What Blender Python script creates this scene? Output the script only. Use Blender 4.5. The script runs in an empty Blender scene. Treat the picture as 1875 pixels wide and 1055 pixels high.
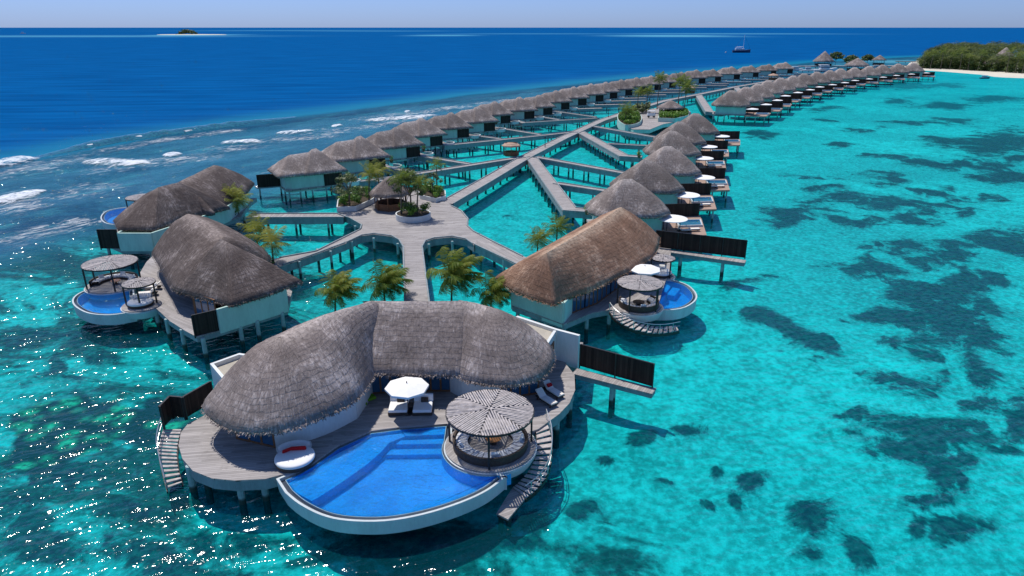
import bpy, bmesh, math, random
import numpy as np
from mathutils import Vector, Matrix, noise as mnoise
random.seed(7)
S = bpy.context.scene
COL = S.collection
R = math.radians
# ------------------------------------------------------------------ camera, sky, sun, exposure
HC, PITCH, FPX = 29.0, R(20.9), 1250.0
cam = bpy.data.cameras.new('camera'); cam.lens = 24.0; cam.sensor_width = 36.0
cam.clip_start = 0.5; cam.clip_end = 120000
camo = bpy.data.objects.new('camera', cam); COL.objects.link(camo)
camo.location = (0, 0, HC); camo.rotation_euler = (math.pi/2 - PITCH, 0, 0)
S.camera = camo
SUN_EL, SUN_AZ = R(64), R(-39)            # azimuth measured from +Y (view direction), negative = left
W = bpy.data.worlds.new('World'); S.world = W; W.use_nodes = True
wn = W.node_tree; wn.nodes.clear()
wo = wn.nodes.new('ShaderNodeOutputWorld'); wb = wn.nodes.new('ShaderNodeBackground')
sk = wn.nodes.new('ShaderNodeTexSky'); sk.sky_type = 'NISHITA'; sk.sun_disc = False
sk.sun_elevation = SUN_EL; sk.sun_rotation = SUN_AZ; sk.altitude = 0
sk.air_density = 1.0; sk.dust_density = 0.25; sk.ozone_density = 3.0
wm = wn.nodes.new('ShaderNodeMix'); wm.data_type = 'RGBA'; wm.blend_type = 'MULTIPLY'
wm.inputs[0].default_value = 1.0
wt = wn.nodes.new('ShaderNodeTexCoord'); wz = wn.nodes.new('ShaderNodeSeparateXYZ'); wr = wn.nodes.new('ShaderNodeMapRange'); wc = wn.nodes.new('ShaderNodeMix'); wc.data_type = 'RGBA'
wn.links.new(wt.outputs['Generated'], wz.inputs[0]); wn.links.new(wz.outputs[2], wr.inputs[0]); wr.inputs[1].default_value = 0.0; wr.inputs[2].default_value = 0.4
wn.links.new(wr.outputs[0], wc.inputs[0]); wc.inputs[6].default_value = (0.35, 0.50, 1.04, 1); wc.inputs[7].default_value = (0.62, 0.74, 0.95, 1)
wn.links.new(wc.outputs[2], wm.inputs[7])
wn.links.new(sk.outputs[0], wm.inputs[6]); wn.links.new(wm.outputs[2], wb.inputs[0])
wb.inputs[1].default_value = 0.130
wn.links.new(wb.outputs[0], wo.inputs[0])
sl = bpy.data.lights.new('sun', 'SUN'); sl.energy = 4.3; sl.angle = R(0.55); sl.color = (1.0, 0.955, 0.89)
so = bpy.data.objects.new('sun', sl); COL.objects.link(so)
sd = Vector((math.sin(SUN_AZ)*math.cos(SUN_EL), math.cos(SUN_AZ)*math.cos(SUN_EL), math.sin(SUN_EL)))
so.rotation_euler = sd.to_track_quat('Z', 'Y').to_euler(); so.location = sd*200
S.view_settings.view_transform = 'Standard'; S.view_settings.look = 'None'
S.view_settings.exposure = 0.0; S.view_settings.gamma = 1.0
S.cycles.max_bounces = 8; S.cycles.transparent_max_bounces = 12
try: S.cycles.use_denoising = True
except Exception: pass

CP, SP = math.cos(PITCH), math.sin(PITCH)
def P(px, py, z=0.0):
    """point of the plane at height z that the photograph shows at pixel (px, py) (1875 x 1055)"""
    dx = (px - 937.5)/FPX; dy = (527.5 - py)/FPX
    d = Vector((dx, CP + dy*SP, -SP + dy*CP))
    t = (z - HC)/d.z
    return Vector((0, 0, HC)) + d*t
ORD = ['nearest', 'second', 'third', 'fourth', 'fifth', 'sixth', 'seventh', 'eighth', 'ninth', 'tenth', 'eleventh', 'twelfth',
       'thirteenth', 'fourteenth', 'fifteenth', 'sixteenth', 'seventeenth', 'eighteenth', 'nineteenth', 'twentieth',
       'twenty-first', 'twenty-second', 'twenty-third', 'twenty-fourth', 'twenty-fifth']
DZ = 2.1                                   # deck level above the water

# ------------------------------------------------------------------ mesh helpers
class MB:
    def __init__(s): s.V = []; s.F = []; s.U = []; s.T = []; s.tone = 0.5
    def v(s, p): s.V.append((p[0], p[1], p[2])); s.T.append(s.tone); return len(s.V)-1
    def f(s, idx, uv=None): s.F.append(tuple(idx)); s.U.append(uv)
    def quad(s, a, b, c, d, uv=None): s.f([s.v(a), s.v(b), s.v(c), s.v(d)], uv)
    def box(s, c, size, rz=0.0, tilt=None):
        hx, hy, hz = size[0]/2, size[1]/2, size[2]/2
        M = Matrix.Rotation(rz, 3, 'Z')
        if tilt is not None: M = M @ Matrix.Rotation(tilt, 3, 'X')
        c = Vector(c); q = []
        for z in (-hz, hz):
            for x, y in ((-hx, -hy), (hx, -hy), (hx, hy), (-hx, hy)): q.append(s.v(c + M @ Vector((x, y, z))))
        for a in ((0, 3, 2, 1), (4, 5, 6, 7), (0, 1, 5, 4), (1, 2, 6, 5), (2, 3, 7, 6), (3, 0, 4, 7)): s.f([q[i] for i in a])
        return s
    def beam(s, a, b, w, h):
        """box running from a to b, width w, height h"""
        a, b = Vector(a), Vector(b); d = b-a; L = d.length
        if L < 1e-6: return s
        d.normalize(); side = d.cross(Vector((0, 0, 1)))
        side = Vector((1, 0, 0)) if side.length < 1e-4 else side.normalized()
        up = side.cross(d); q = []
        for p in (a, b):
            for i, j in ((-1, -1), (1, -1), (1, 1), (-1, 1)): q.append(s.v(p + side*(i*w/2) + up*(j*h/2)))
        for t in ((3, 2, 1, 0), (4, 5, 6, 7), (0, 1, 5, 4), (1, 2, 6, 5), (2, 3, 7, 6), (3, 0, 4, 7)): s.f([q[i] for i in t])
        return s
    def tube(s, pts, rad, n=8, caps=True):
        pts = [Vector(p) for p in pts]; rings = []
        for i, p in enumerate(pts):
            d = (pts[min(i+1, len(pts)-1)] - pts[max(i-1, 0)]).normalized()
            a = d.cross(Vector((0, 0, 1)))
            a = Vector((1, 0, 0)) if a.length < 1e-3 else a.normalized()
            b = a.cross(d); r = rad[i] if isinstance(rad, (list, tuple)) else rad
            rings.append([s.v(p + (a*math.cos(2*math.pi*k/n) + b*math.sin(2*math.pi*k/n))*r) for k in range(n)])
        for r0, r1 in zip(rings, rings[1:]):
            for k in range(n): s.f([r0[k], r0[(k+1) % n], r1[(k+1) % n], r1[k]])
        if caps: s.f(rings[0][::-1]); s.f(rings[-1])
        return s
    def lathe(s, c, prof, n=32, a0=0.0, a1=2*math.pi, sx=1.0):
        """prof: list of (radius, z)"""
        full = abs(a1-a0-2*math.pi) < 1e-6; m = n if full else n+1; c = Vector(c); rings = []
        for r, z in prof:
            rings.append([s.v(c + Vector((math.cos(a0+(a1-a0)*k/n)*r*sx, math.sin(a0+(a1-a0)*k/n)*r, z))) for k in range(m)])
        for r0, r1 in zip(rings, rings[1:]):
            for k in range(n): s.f([r0[k], r0[(k+1) % m], r1[(k+1) % m], r1[k]])
        return s
    def prism(s, poly, z0, z1, inset=0.0, bottom=True):
        poly = ccw([(p[0], p[1]) for p in poly])
        if inset: poly = offset(poly, -inset)
        n = len(poly)
        a = [s.v((x, y, z0)) for x, y in poly]; b = [s.v((x, y, z1)) for x, y in poly]
        s.f(b)
        if bottom: s.f(a[::-1])
        a2 = [s.v((x, y, z0)) for x, y in poly]; b2 = [s.v((x, y, z1)) for x, y in poly]
        for i in range(n): j = (i+1) % n; s.f([a2[i], a2[j], b2[j], b2[i]])
        return s
    def wall(s, pts, z0, z1, th=0.22, closed=False):
        pts = [Vector((p[0], p[1], 0)) for p in pts]; n = len(pts); out = []; inn = []
        for i, p in enumerate(pts):
            pr = pts[i-1] if (i > 0 or closed) else None; nx = pts[(i+1) % n] if (i < n-1 or closed) else None
            d0 = (p-pr).normalized() if pr is not None else (nx-p).normalized()
            d1 = (nx-p).normalized() if nx is not None else d0
            n0 = Vector((d0.y, -d0.x, 0)); n1 = Vector((d1.y, -d1.x, 0)); m = (n0+n1)
            m = m.normalized() if m.length > 1e-4 else n0
            k = th/2/max(0.4, m.dot(n0)); out.append(p+m*k); inn.append(p-m*k)
        def zz(i, z): return z[i] if isinstance(z, (list, tuple)) else z
        for i in range(n if closed else n-1):
            j = (i+1) % n
            o0, o1, i0, i1 = out[i], out[j], inn[i], inn[j]
            q = [s.v((p.x, p.y, z)) for p, z in ((o0, zz(i, z0)), (o1, zz(j, z0)), (o1, zz(j, z1)), (o0, zz(i, z1)),
                                                 (i0, zz(i, z0)), (i1, zz(j, z0)), (i1, zz(j, z1)), (i0, zz(i, z1)))]
            s.f([q[0], q[1], q[2], q[3]]); s.f([q[5], q[4], q[7], q[6]]); s.f([q[3], q[2], q[6], q[7]]); s.f([q[1], q[0], q[4], q[5]])
            if not closed and i == 0: s.f([q[4], q[0], q[3], q[7]])
            if not closed and i == n-2: s.f([q[1], q[5], q[6], q[2]])
        return s
    def build(s, name, mat, parent=None, world=True, smooth=False, bevel=0.0):
        me = bpy.data.meshes.new(name); off = Vector((0, 0, 0))
        if parent is not None and world:
            off = Vector(parent.get('_o', parent.location))
        me.from_pydata([(x-off.x, y-off.y, z-off.z) for x, y, z in s.V], [], s.F)
        if any(u is not None for u in s.U):
            uvl = me.uv_layers.new(name='UVMap'); buf = []
            for f, u in zip(s.F, s.U): buf += (list(u) if u is not None else [(0, 0)]*len(f))
            uvl.data.foreach_set('uv', [c for p in buf for c in p])
        at = me.attributes.new('tone', 'FLOAT', 'POINT'); at.data.foreach_set('value', s.T)
        if smooth: me.polygons.foreach_set('use_smooth', [True]*len(me.polygons))
        me.materials.append(mat); me.update()
        o = bpy.data.objects.new(name, me); COL.objects.link(o)
        if parent is not None:
            o.parent = parent
            if parent.parent is not None or parent.type == 'MESH': pass
        if bevel > 0:
            b = o.modifiers.new('bevel', 'BEVEL'); b.width = bevel; b.segments = 2; b.limit_method = 'ANGLE'; b.angle_limit = R(40)
        o['_o'] = list(off) if (parent is not None and world) else [0.0, 0.0, 0.0]
        return o
def ccw(p):
    a = sum(p[i][0]*p[(i+1) % len(p)][1]-p[(i+1) % len(p)][0]*p[i][1] for i in range(len(p)))
    return p if a > 0 else p[::-1]
def offset(poly, d):
    """grow (d>0) a ccw polygon"""
    out = []; n = len(poly)
    for i in range(n):
        p0, p, p1 = Vector(poly[i-1]), Vector(poly[i]), Vector(poly[(i+1) % n])
        e0 = (p-p0).normalized(); e1 = (p1-p).normalized()
        n0 = Vector((e0.y, -e0.x)); n1 = Vector((e1.y, -e1.x)); m = n0+n1
        m = m.normalized() if m.length > 1e-4 else n0
        q = p + m*(d/max(0.5, m.dot(n0))); out.append((q.x, q.y))
    return out
def smooth_poly(pts, closed=True, k=4):
    """Catmull-Rom through the points"""
    pts = [Vector(p) for p in pts]; n = len(pts); out = []
    rng = range(n) if closed else range(n-1)
    for i in rng:
        if closed: a, b, c, d = pts[i-1], pts[i], pts[(i+1) % n], pts[(i+2) % n]
        else: a, b, c, d = pts[max(i-1, 0)], pts[i], pts[i+1], pts[min(i+2, n-1)]
        for j in range(k):
            t = j/k
            out.append(0.5*((2*b)+(c-a)*t+(2*a-5*b+4*c-d)*t*t+(3*b-a-3*c+d)*t**3))
    if not closed: out.append(pts[-1])
    return out
def resample(pts, step, closed=True):
    pts = [Vector(p) for p in pts]; out = []; n = len(pts)
    for i in range(n if closed else n-1):
        a, b = pts[i], pts[(i+1) % n]; m = max(1, int(round((b-a).length/step)))
        for j in range(m): out.append(a.lerp(b, j/m))
    if not closed: out.append(pts[-1])
    return out
def near_seg(p, line):
    best = None
    if len(line) == 1: return Vector(line[0])
    for a, b in zip(line, line[1:]):
        a, b = Vector(a), Vector(b); d = b-a; d2 = Vector((d.x, d.y)); l2 = d2.length_squared
        t = 0 if l2 < 1e-9 else max(0, min(1, ((p.x-a.x)*d.x+(p.y-a.y)*d.y)/l2))
        q = a+d*t; e = (q.x-p.x)**2+(q.y-p.y)**2
        if best is None or e < best[0]: best = (e, q)
    return best[1]

def thing(name, label, cat, loc=(0, 0, 0), rz=0.0, group=None):
    o = bpy.data.objects.new(name, None); COL.objects.link(o)
    o.location = loc; o.rotation_euler = (0, 0, rz); o.empty_display_size = 0.3
    o['label'] = label; o['category'] = cat
    if group: o['group'] = group
    return o
def tag(o, label=None, cat=None, group=None, kind=None):
    if label: o['label'] = label
    if cat: o['category'] = cat
    if group: o['group'] = group
    if kind: o['kind'] = kind
    return o
KIDS = {}
def dup(root, loc, rz=0.0, label=None, scale=None, group=None):
    """copy of a thing with copies of its parts and sub-parts"""
    if root.name not in KIDS: KIDS[root.name] = [(c, list(c.children)) for c in root.children]
    r = root.copy(); COL.objects.link(r); r.location = loc; r.rotation_euler = (0, 0, rz)
    if label: r['label'] = label
    if group: r['group'] = group
    if scale: r.scale = (scale,)*3
    for ch, gs in KIDS[root.name]:
        c = ch.copy(); COL.objects.link(c); c.parent = r
        for g in gs:
            d = g.copy(); COL.objects.link(d); d.parent = c
    return r
class Proto:
    """first placement moves the prototype itself, later ones copy it"""
    def __init__(s, root): s.root = root; s.used = False
    def place(s, loc, rz=0.0, label=None, scale=None, group=None):
        if not s.used:
            s.used = True; KIDS[s.root.name] = [(c, list(c.children)) for c in s.root.children]
            r = s.root; r.location = loc; r.rotation_euler = (0, 0, rz)
            if label: r['label'] = label
            if group: r['group'] = group
            if scale: r.scale = (scale,)*3
            return r
        r = dup(s.root, loc, rz, label, scale or 1.0, group); return r

# ------------------------------------------------------------------ materials
class NT:
    def __init__(s, name):
        s.m = bpy.data.materials.new(name); s.m.use_nodes = True; s.t = s.m.node_tree; s.t.nodes.clear()
        s.out = s.n('ShaderNodeOutputMaterial')
    def n(s, typ, **kw):
        x = s.t.nodes.new(typ)
        for k, v in kw.items(): setattr(x, k, v)
        return x
    def l(s, a, b): s.t.links.new(a, b)
    def set(s, sock, v):
        if isinstance(v, (int, float)): sock.default_value = v
        elif isinstance(v, (tuple, list)): sock.default_value = tuple(v) if len(v) != 3 or len(sock.default_value) == 3 else (*v, 1)
        else: s.l(v, sock)
    def math(s, op, a, b=0.0, c=None, clamp=False):
        x = s.n('ShaderNodeMath', operation=op, use_clamp=clamp); s.set(x.inputs[0], a); s.set(x.inputs[1], b)
        if c is not None: s.set(x.inputs[2], c)
        return x.outputs[0]
    def mix(s, f, a, b, blend='MIX'):
        x = s.n('ShaderNodeMix', data_type='RGBA', blend_type=blend); s.set(x.inputs[0], f); s.set(x.inputs[6], a); s.set(x.inputs[7], b)
        return x.outputs[2]
    def noise(s, vec, scale, detail=3.0, rough=0.55, dist=0.0):
        x = s.n('ShaderNodeTexNoise'); s.l(vec, x.inputs['Vector']); x.inputs['Scale'].default_value = scale
        x.inputs['Detail'].default_value = detail; x.inputs['Roughness'].default_value = rough; x.inputs['Distortion'].default_value = dist
        return x.outputs[0]
    def ramp(s, f, lo, hi, a=0.0, b=1.0, smooth=True):
        x = s.n('ShaderNodeMapRange', interpolation_type='SMOOTHSTEP' if smooth else 'LINEAR'); s.set(x.inputs[0], f)
        for i, v in ((1, lo), (2, hi), (3, a), (4, b)): s.set(x.inputs[i], v)
        return x.outputs[0]
    def coords(s, which='Object', scale=(1, 1, 1), rot=(0, 0, 0)):
        tc = s.n('ShaderNodeTexCoord'); mp = s.n('ShaderNodeMapping'); s.l(tc.outputs[which], mp.inputs[0])
        if scale != (1, 1, 1) and rot != (0, 0, 0):      # rotate first, then stretch along the rotated axes
            mp.vector_type = 'TEXTURE'; scale = tuple(1/x for x in scale)
        mp.inputs['Scale'].default_value = scale; mp.inputs['Rotation'].default_value = rot
        return mp.outputs[0]
    def attr(s, name): return s.n('ShaderNodeAttribute', attribute_name=name).outputs['Fac']
    def rnd(s): return s.n('ShaderNodeObjectInfo').outputs['Random']
    def bump(s, h, strength, dist=0.1, normal=None):
        x = s.n('ShaderNodeBump'); x.inputs['Strength'].default_value = strength; x.inputs['Distance'].default_value = dist
        s.l(h, x.inputs['Height'])
        if normal is not None: s.l(normal, x.inputs['Normal'])
        return x.outputs[0]
    def princ(s, color, rough=0.8, bump=None, spec=0.3, metal=0.0):
        p = s.n('ShaderNodeBsdfPrincipled'); s.set(p.inputs['Base Color'], color); s.set(p.inputs['Roughness'], rough)
        p.inputs['Specular IOR Level'].default_value = spec; p.inputs['Metallic'].default_value = metal
        if bump is not None: s.l(bump, p.inputs['Normal'])
        s.l(p.outputs[0], s.out.inputs[0]); return p

def mat_thatch(name, dark, mid, light, warm, cs=0.24, ss=0.26):
    t = NT(name); uv = t.n('ShaderNodeUVMap').outputs[0]
    sep = t.n('ShaderNodeSeparateXYZ'); t.l(uv, sep.inputs[0]); u, v = sep.outputs[0], sep.outputs[1]
    oc = t.coords('Object')
    def st(su, sv):
        c = t.n('ShaderNodeCombineXYZ'); t.l(t.math('MULTIPLY', u, su), c.inputs[0]); t.l(t.math('MULTIPLY', v, sv), c.inputs[1]); t.l(t.rnd(), c.inputs[2]); return c.outputs[0]
    straw = t.noise(st(7.0, 1.3), 1.0, 5, 0.78)
    straw2 = t.noise(st(3.0, 2.6), 1.0, 3, 0.6)
    patch = t.noise(oc, 0.35, 4, 0.6)
    wob = t.noise(oc, 0.8, 2)
    vv = t.math('ADD', t.math('MULTIPLY', v, 2.3), t.math('MULTIPLY', t.math('ADD', wob, t.math('MULTIPLY', straw2, 0.5)), 0.9))
    fr = t.math('FRACT', vv)
    course = t.ramp(fr, 0.0, 0.22, 0.0, 1.0)
    row = t.math('FLOOR', vv)
    uu = t.math('ADD', t.math('MULTIPLY', u, 0.62), t.math('MULTIPLY', t.n('ShaderNodeTexWhiteNoise', noise_dimensions='1D').outputs[0], 0.0))
    wn_ = t.n('ShaderNodeTexWhiteNoise', noise_dimensions='1D'); t.l(row, wn_.inputs['W'])
    uu = t.math('ADD', uu, t.math('MULTIPLY', wn_.outputs[0], 0.35))
    uu = t.math('ADD', uu, t.math('MULTIPLY', straw2, 0.12))
    seam = t.ramp(t.math('ABSOLUTE', t.math('SUBTRACT', t.math('FRACT', uu), 0.5)), 0.0, 0.05, 0.0, 1.0)
    cell = t.n('ShaderNodeTexWhiteNoise', noise_dimensions='2D'); cc = t.n('ShaderNodeCombineXYZ')
    t.l(t.math('FLOOR', t.math('ADD', uu, 0.5)), cc.inputs[0]); t.l(row, cc.inputs[1]); t.l(cc.outputs[0], cell.inputs['Vector'])
    k = t.math('ADD', t.math('MULTIPLY', straw, 0.55), t.math('MULTIPLY', straw2, 0.35))
    k = t.math('ADD', k, t.math('MULTIPLY', t.math('SUBTRACT', patch, 0.5), 0.55))
    k = t.math('ADD', k, t.math('MULTIPLY', t.math('SUBTRACT', cell.outputs[0], 0.5), 0.035))
    k = t.ramp(k, 0.27, 0.66, 0, 1, False)
    c = t.mix(k, dark, mid)
    c = t.mix(t.ramp(k, 0.5, 1.0, 0, 0.85), c, light)
    c = t.mix(t.math('MULTIPLY', t.math('SUBTRACT', 1.0, course), cs), c, tuple(x*0.45 for x in dark))
    c = t.mix(t.math('MULTIPLY', t.math('SUBTRACT', 1.0, seam), ss), c, tuple(x*0.5 for x in dark))
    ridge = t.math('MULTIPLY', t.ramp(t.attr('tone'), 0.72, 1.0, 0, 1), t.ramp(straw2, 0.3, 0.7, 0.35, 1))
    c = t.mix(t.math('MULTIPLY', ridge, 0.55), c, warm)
    h = t.math('ADD', t.math('MULTIPLY', straw, 0.6), t.math('ADD', t.math('MULTIPLY', course, 0.12), t.math('MULTIPLY', straw2, 0.5)))
    hs = t.n('ShaderNodeHueSaturation'); t.l(c, hs.inputs['Color']); t.l(t.math('MULTIPLY_ADD', t.rnd(), 0.34, 0.83), hs.inputs['Value']); c = hs.outputs[0]
    t.princ(c, 0.95, t.bump(h, 0.9, 0.14), 0.1); return t.m
def mat_deck(name, ang, a=(0.235, 0.215, 0.205), b=(0.445, 0.410, 0.39), plank=0.20):
    t = NT(name); oc = t.coords('Object', rot=(0, 0, -ang))
    sep = t.n('ShaderNodeSeparateXYZ'); t.l(oc, sep.inputs[0]); x, y = sep.outputs[0], sep.outputs[1]
    row = t.math('FLOOR', t.math('DIVIDE', y, plank))
    wn_ = t.n('ShaderNodeTexWhiteNoise', noise_dimensions='1D'); t.l(row, wn_.inputs['W'])
    seg = t.math('FLOOR', t.math('ADD', t.math('MULTIPLY', x, 0.3), t.math('MULTIPLY', wn_.outputs[0], 7)))
    cc = t.n('ShaderNodeCombineXYZ'); t.l(seg, cc.inputs[0]); t.l(row, cc.inputs[1])
    w2 = t.n('ShaderNodeTexWhiteNoise', noise_dimensions='2D'); t.l(cc.outputs[0], w2.inputs['Vector'])
    st = t.n('ShaderNodeCombineXYZ'); t.l(t.math('MULTIPLY', x, 0.35), st.inputs[0]); t.l(t.math('MULTIPLY', y, 3.2), st.inputs[1])
    streak = t.noise(st.outputs[0], 1.0, 4, 0.6); big = t.noise(oc, 0.25, 3)
    k = t.math('ADD', t.math('MULTIPLY', w2.outputs[0], 0.45), t.math('ADD', t.math('MULTIPLY', streak, 0.6), t.math('MULTIPLY', t.math('SUBTRACT', big, 0.5), 0.7)))
    c = t.mix(t.ramp(k, 0.15, 0.9, 0, 1, False), a, b)
    gap = t.ramp(t.math('ABSOLUTE', t.math('SUBTRACT', t.math('FRACT', t.math('DIVIDE', y, plank)), 0.5)), 0.42, 0.5, 0, 1)
    c = t.mix(t.ramp(t.noise(oc, 0.55, 5, 0.7), 0.52, 0.7, 0, 0.4), c, tuple(x*0.6 for x in a)); c = t.mix(t.math('MULTIPLY', gap, 0.75), c, (0.04, 0.034, 0.030))
    t.princ(c, 0.8, t.bump(t.math('SUBTRACT', 1.0, gap), 0.4, 0.02), 0.2); return t.m
def mat_plain(name, col, rough=0.7, var=0.18, scale=2.0, bump=0.15, spec=0.3, metal=0.0, streak=False):
    t = NT(name); oc = t.coords('Object', scale=(1, 1, 0.25) if streak else (1, 1, 1))
    n1 = t.noise(oc, scale, 5, 0.6); n2 = t.noise(oc, scale*9, 3, 0.6)
    k = t.math('ADD', t.math('MULTIPLY', n1, 0.7), t.math('MULTIPLY', n2, 0.3))
    c = t.mix(t.ramp(k, 0.3, 0.7, 0, 1, False), tuple(x*(1-var) for x in col), tuple(min(1, x*(1+var)) for x in col))
    t.princ(c, rough, t.bump(n2, bump, 0.02), spec, metal); return t.m
def mat_slats(name, a, b, pitch=0.12, axis='h'):
    """upright boards: random board tone along the horizontal"""
    t = NT(name); uv = t.n('ShaderNodeUVMap').outputs[0]; oc = t.coords('Object')
    sep = t.n('ShaderNodeSeparateXYZ'); t.l(oc, sep.inputs[0])
    s_ = t.math('ADD', sep.outputs[0], t.math('MULTIPLY', sep.outputs[1], 0.6))
    row = t.math('DIVIDE', s_, pitch); wn_ = t.n('ShaderNodeTexWhiteNoise', noise_dimensions='1D'); t.l(t.math('FLOOR', row), wn_.inputs['W'])
    n = t.noise(oc, 1.2, 4); k = t.math('ADD', t.math('MULTIPLY', wn_.outputs[0], 0.5), t.math('MULTIPLY', n, 0.5))
    c = t.mix(t.ramp(k, 0.25, 0.75, 0, 1, False), a, b)
    gap = t.ramp(t.math('ABSOLUTE', t.math('SUBTRACT', t.math('FRACT', row), 0.5)), 0.4, 0.5, 0, 0.7)
    c = t.mix(gap, c, tuple(x*0.3 for x in a))
    t.princ(c, 0.75, t.bump(t.math('SUBTRACT', 1.0, gap), 0.4, 0.02), 0.25); return t.m
def mat_foliage(name, dark, mid, light, trans=0.25):
    t = NT(name); oc = t.coords('Object')
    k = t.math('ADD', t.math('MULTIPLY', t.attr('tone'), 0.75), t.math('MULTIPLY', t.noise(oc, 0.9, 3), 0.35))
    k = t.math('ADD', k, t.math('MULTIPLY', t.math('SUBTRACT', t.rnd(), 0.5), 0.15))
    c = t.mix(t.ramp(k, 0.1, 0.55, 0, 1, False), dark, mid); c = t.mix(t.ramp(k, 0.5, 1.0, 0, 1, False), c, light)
    p = t.n('ShaderNodeBsdfPrincipled'); t.l(c, p.inputs['Base Color']); p.inputs['Roughness'].default_value = 0.5; p.inputs['Specular IOR Level'].default_value = 0.35
    tr = t.n('ShaderNodeBsdfTranslucent'); t.l(c, tr.inputs[0]); mx = t.n('ShaderNodeMixShader'); mx.inputs[0].default_value = trans
    t.l(p.outputs[0], mx.inputs[1]); t.l(tr.outputs[0], mx.inputs[2]); t.l(mx.outputs[0], t.out.inputs[0]); return t.m
def mat_water_body(name, mode):
    """water surface: fresnel gloss over tinted see-through water with some scattering"""
    t = NT(name); oc = t.coords('Object')
    fr = t.n('ShaderNodeFresnel'); fr.inputs[0].default_value = 1.333
    gl = t.n('ShaderNodeBsdfGlossy'); tr = t.n('ShaderNodeBsdfTransparent'); df = t.n('ShaderNodeBsdfDiffuse')
    m1 = t.n('ShaderNodeMixShader'); m2 = t.n('ShaderNodeMixShader')
    if mode == 'sea':
        deep, flat, coral = t.attr('deep'), t.attr('flat'), t.attr('coral')
        st = t.coords('Object', scale=(0.62, 1.45, 1), rot=(0, 0, R(24)))
        n1 = t.noise(st, 0.30, 2, 0.5, 0.3); n2 = t.noise(st, 0.95, 1, 0.5, 0.4); n3 = t.noise(oc, 2.6, 1, 0.5, 0.3)
        h = t.math('ADD', t.math('MULTIPLY', n1, 1.0), t.math('ADD', t.math('MULTIPLY', n2, 0.62), t.math('MULTIPLY', n3, 0.17)))
        bp = t.bump(h, 1.0, 0.42)
        gl.inputs['Roughness'].default_value = 0.085
        big = t.noise(oc, 0.012, 4, 0.6); med = t.noise(t.coords('Object', scale=(0.45, 1.1, 1), rot=(0, 0, R(60))), 0.06, 5, 0.62)
        streak = t.noise(t.coords('Object', scale=(0.02, 0.14, 1), rot=(0, 0, R(6))), 1.0, 4, 0.6)
        scl = t.mix(t.ramp(big, 0.35, 0.65), (0.002, 0.34, 0.43), (0.010, 0.43, 0.52))
        sfl = t.mix(t.ramp(med, 0.35, 0.66), (0.007, 0.080, 0.165), (0.040, 0.175, 0.295))
        sfl = t.mix(t.ramp(t.noise(t.coords('Object', scale=(0.45, 1.3, 1), rot=(0, 0, R(60))), 0.13, 6, 0.7), 0.53, 0.72, 0, 0.6), sfl, (0.06, 0.40, 0.45)); wk = t.noise(t.coords('Object', scale=(0.35, 1.5, 1), rot=(0, 0, R(60))), 0.30, 6, 0.75); sfl = t.mix(t.ramp(wk, 0.60, 0.74, 0, 0.7), sfl, (0.55, 0.66, 0.70)); sfl = t.mix(t.ramp(wk, 0.46, 0.30, 0, 0.55), sfl, (0.006, 0.075, 0.14))
        dd = t.math('ADD', deep, t.math('MULTIPLY', t.math('SUBTRACT', med, 0.5), 0.22))
        sdp = t.mix(t.ramp(streak, 0.3, 0.7), (0.0006, 0.064, 0.210), (0.0015, 0.100, 0.300))
        ff = t.ramp(t.math('ADD', flat, t.math('MULTIPLY', t.math('SUBTRACT', med, 0.5), 0.55)), 0.2, 0.8)
        sc = t.mix(ff, scl, sfl)
        edge = t.mix(t.ramp(dd, 0.15, 0.42), sc, (0.008, 0.17, 0.29))
        sc = t.mix(t.ramp(dd, 0.36, 0.92), edge, sdp)
        reefband = t.attr('shoal'); sc = t.mix(t.math('MULTIPLY', reefband, t.ramp(streak, 0.3, 0.6, 0.55, 1)), sc, (0.12, 0.42, 0.55))
        t.l(sc, df.inputs[0])
        tint = t.mix(ff, (0.09, 0.83, 0.885), (0.30, 0.70, 0.82)); t.l(tint, tr.inputs[0])
        op = t.math('MAXIMUM', t.ramp(dd, 0.1, 0.45, 0.06, 0.97), t.math('MULTIPLY', ff, 0.60))
        op = t.math('MAXIMUM', op, t.math('MULTIPLY', t.attr('far'), 0.55))
        t.l(op, m1.inputs[0])
        cap = t.math('MULTIPLY_ADD', t.math('MAXIMUM', deep, t.attr('far')), -0.111, 0.125)
    else:
        n1 = t.noise(oc, 2.2, 3, 0.6, 0.3); n2 = t.noise(oc, 7.0, 2)
        bp = t.bump(t.math('ADD', n1, t.math('MULTIPLY', n2, 0.25)), 1.0, 0.30)
        gl.inputs['Roughness'].default_value = 0.05
        df.inputs[0].default_value = (0.003, 0.21, 0.58, 1); tr.inputs[0].default_value = (0.38, 0.82, 0.98, 1)
        m1.inputs[0].default_value = 0.20; cap = 0.3
    t.l(bp, gl.inputs['Normal']); t.l(bp, fr.inputs['Normal'])
    t.l(tr.outputs[0], m1.inputs[1]); t.l(df.outputs[0], m1.inputs[2])
    t.l(t.math('MINIMUM', fr.outputs[0], cap), m2.inputs[0]); t.l(m1.outputs[0], m2.inputs[1]); t.l(gl.outputs[0], m2.inputs[2])
    t.l(m2.outputs[0], t.out.inputs[0]); return t.m
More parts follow.
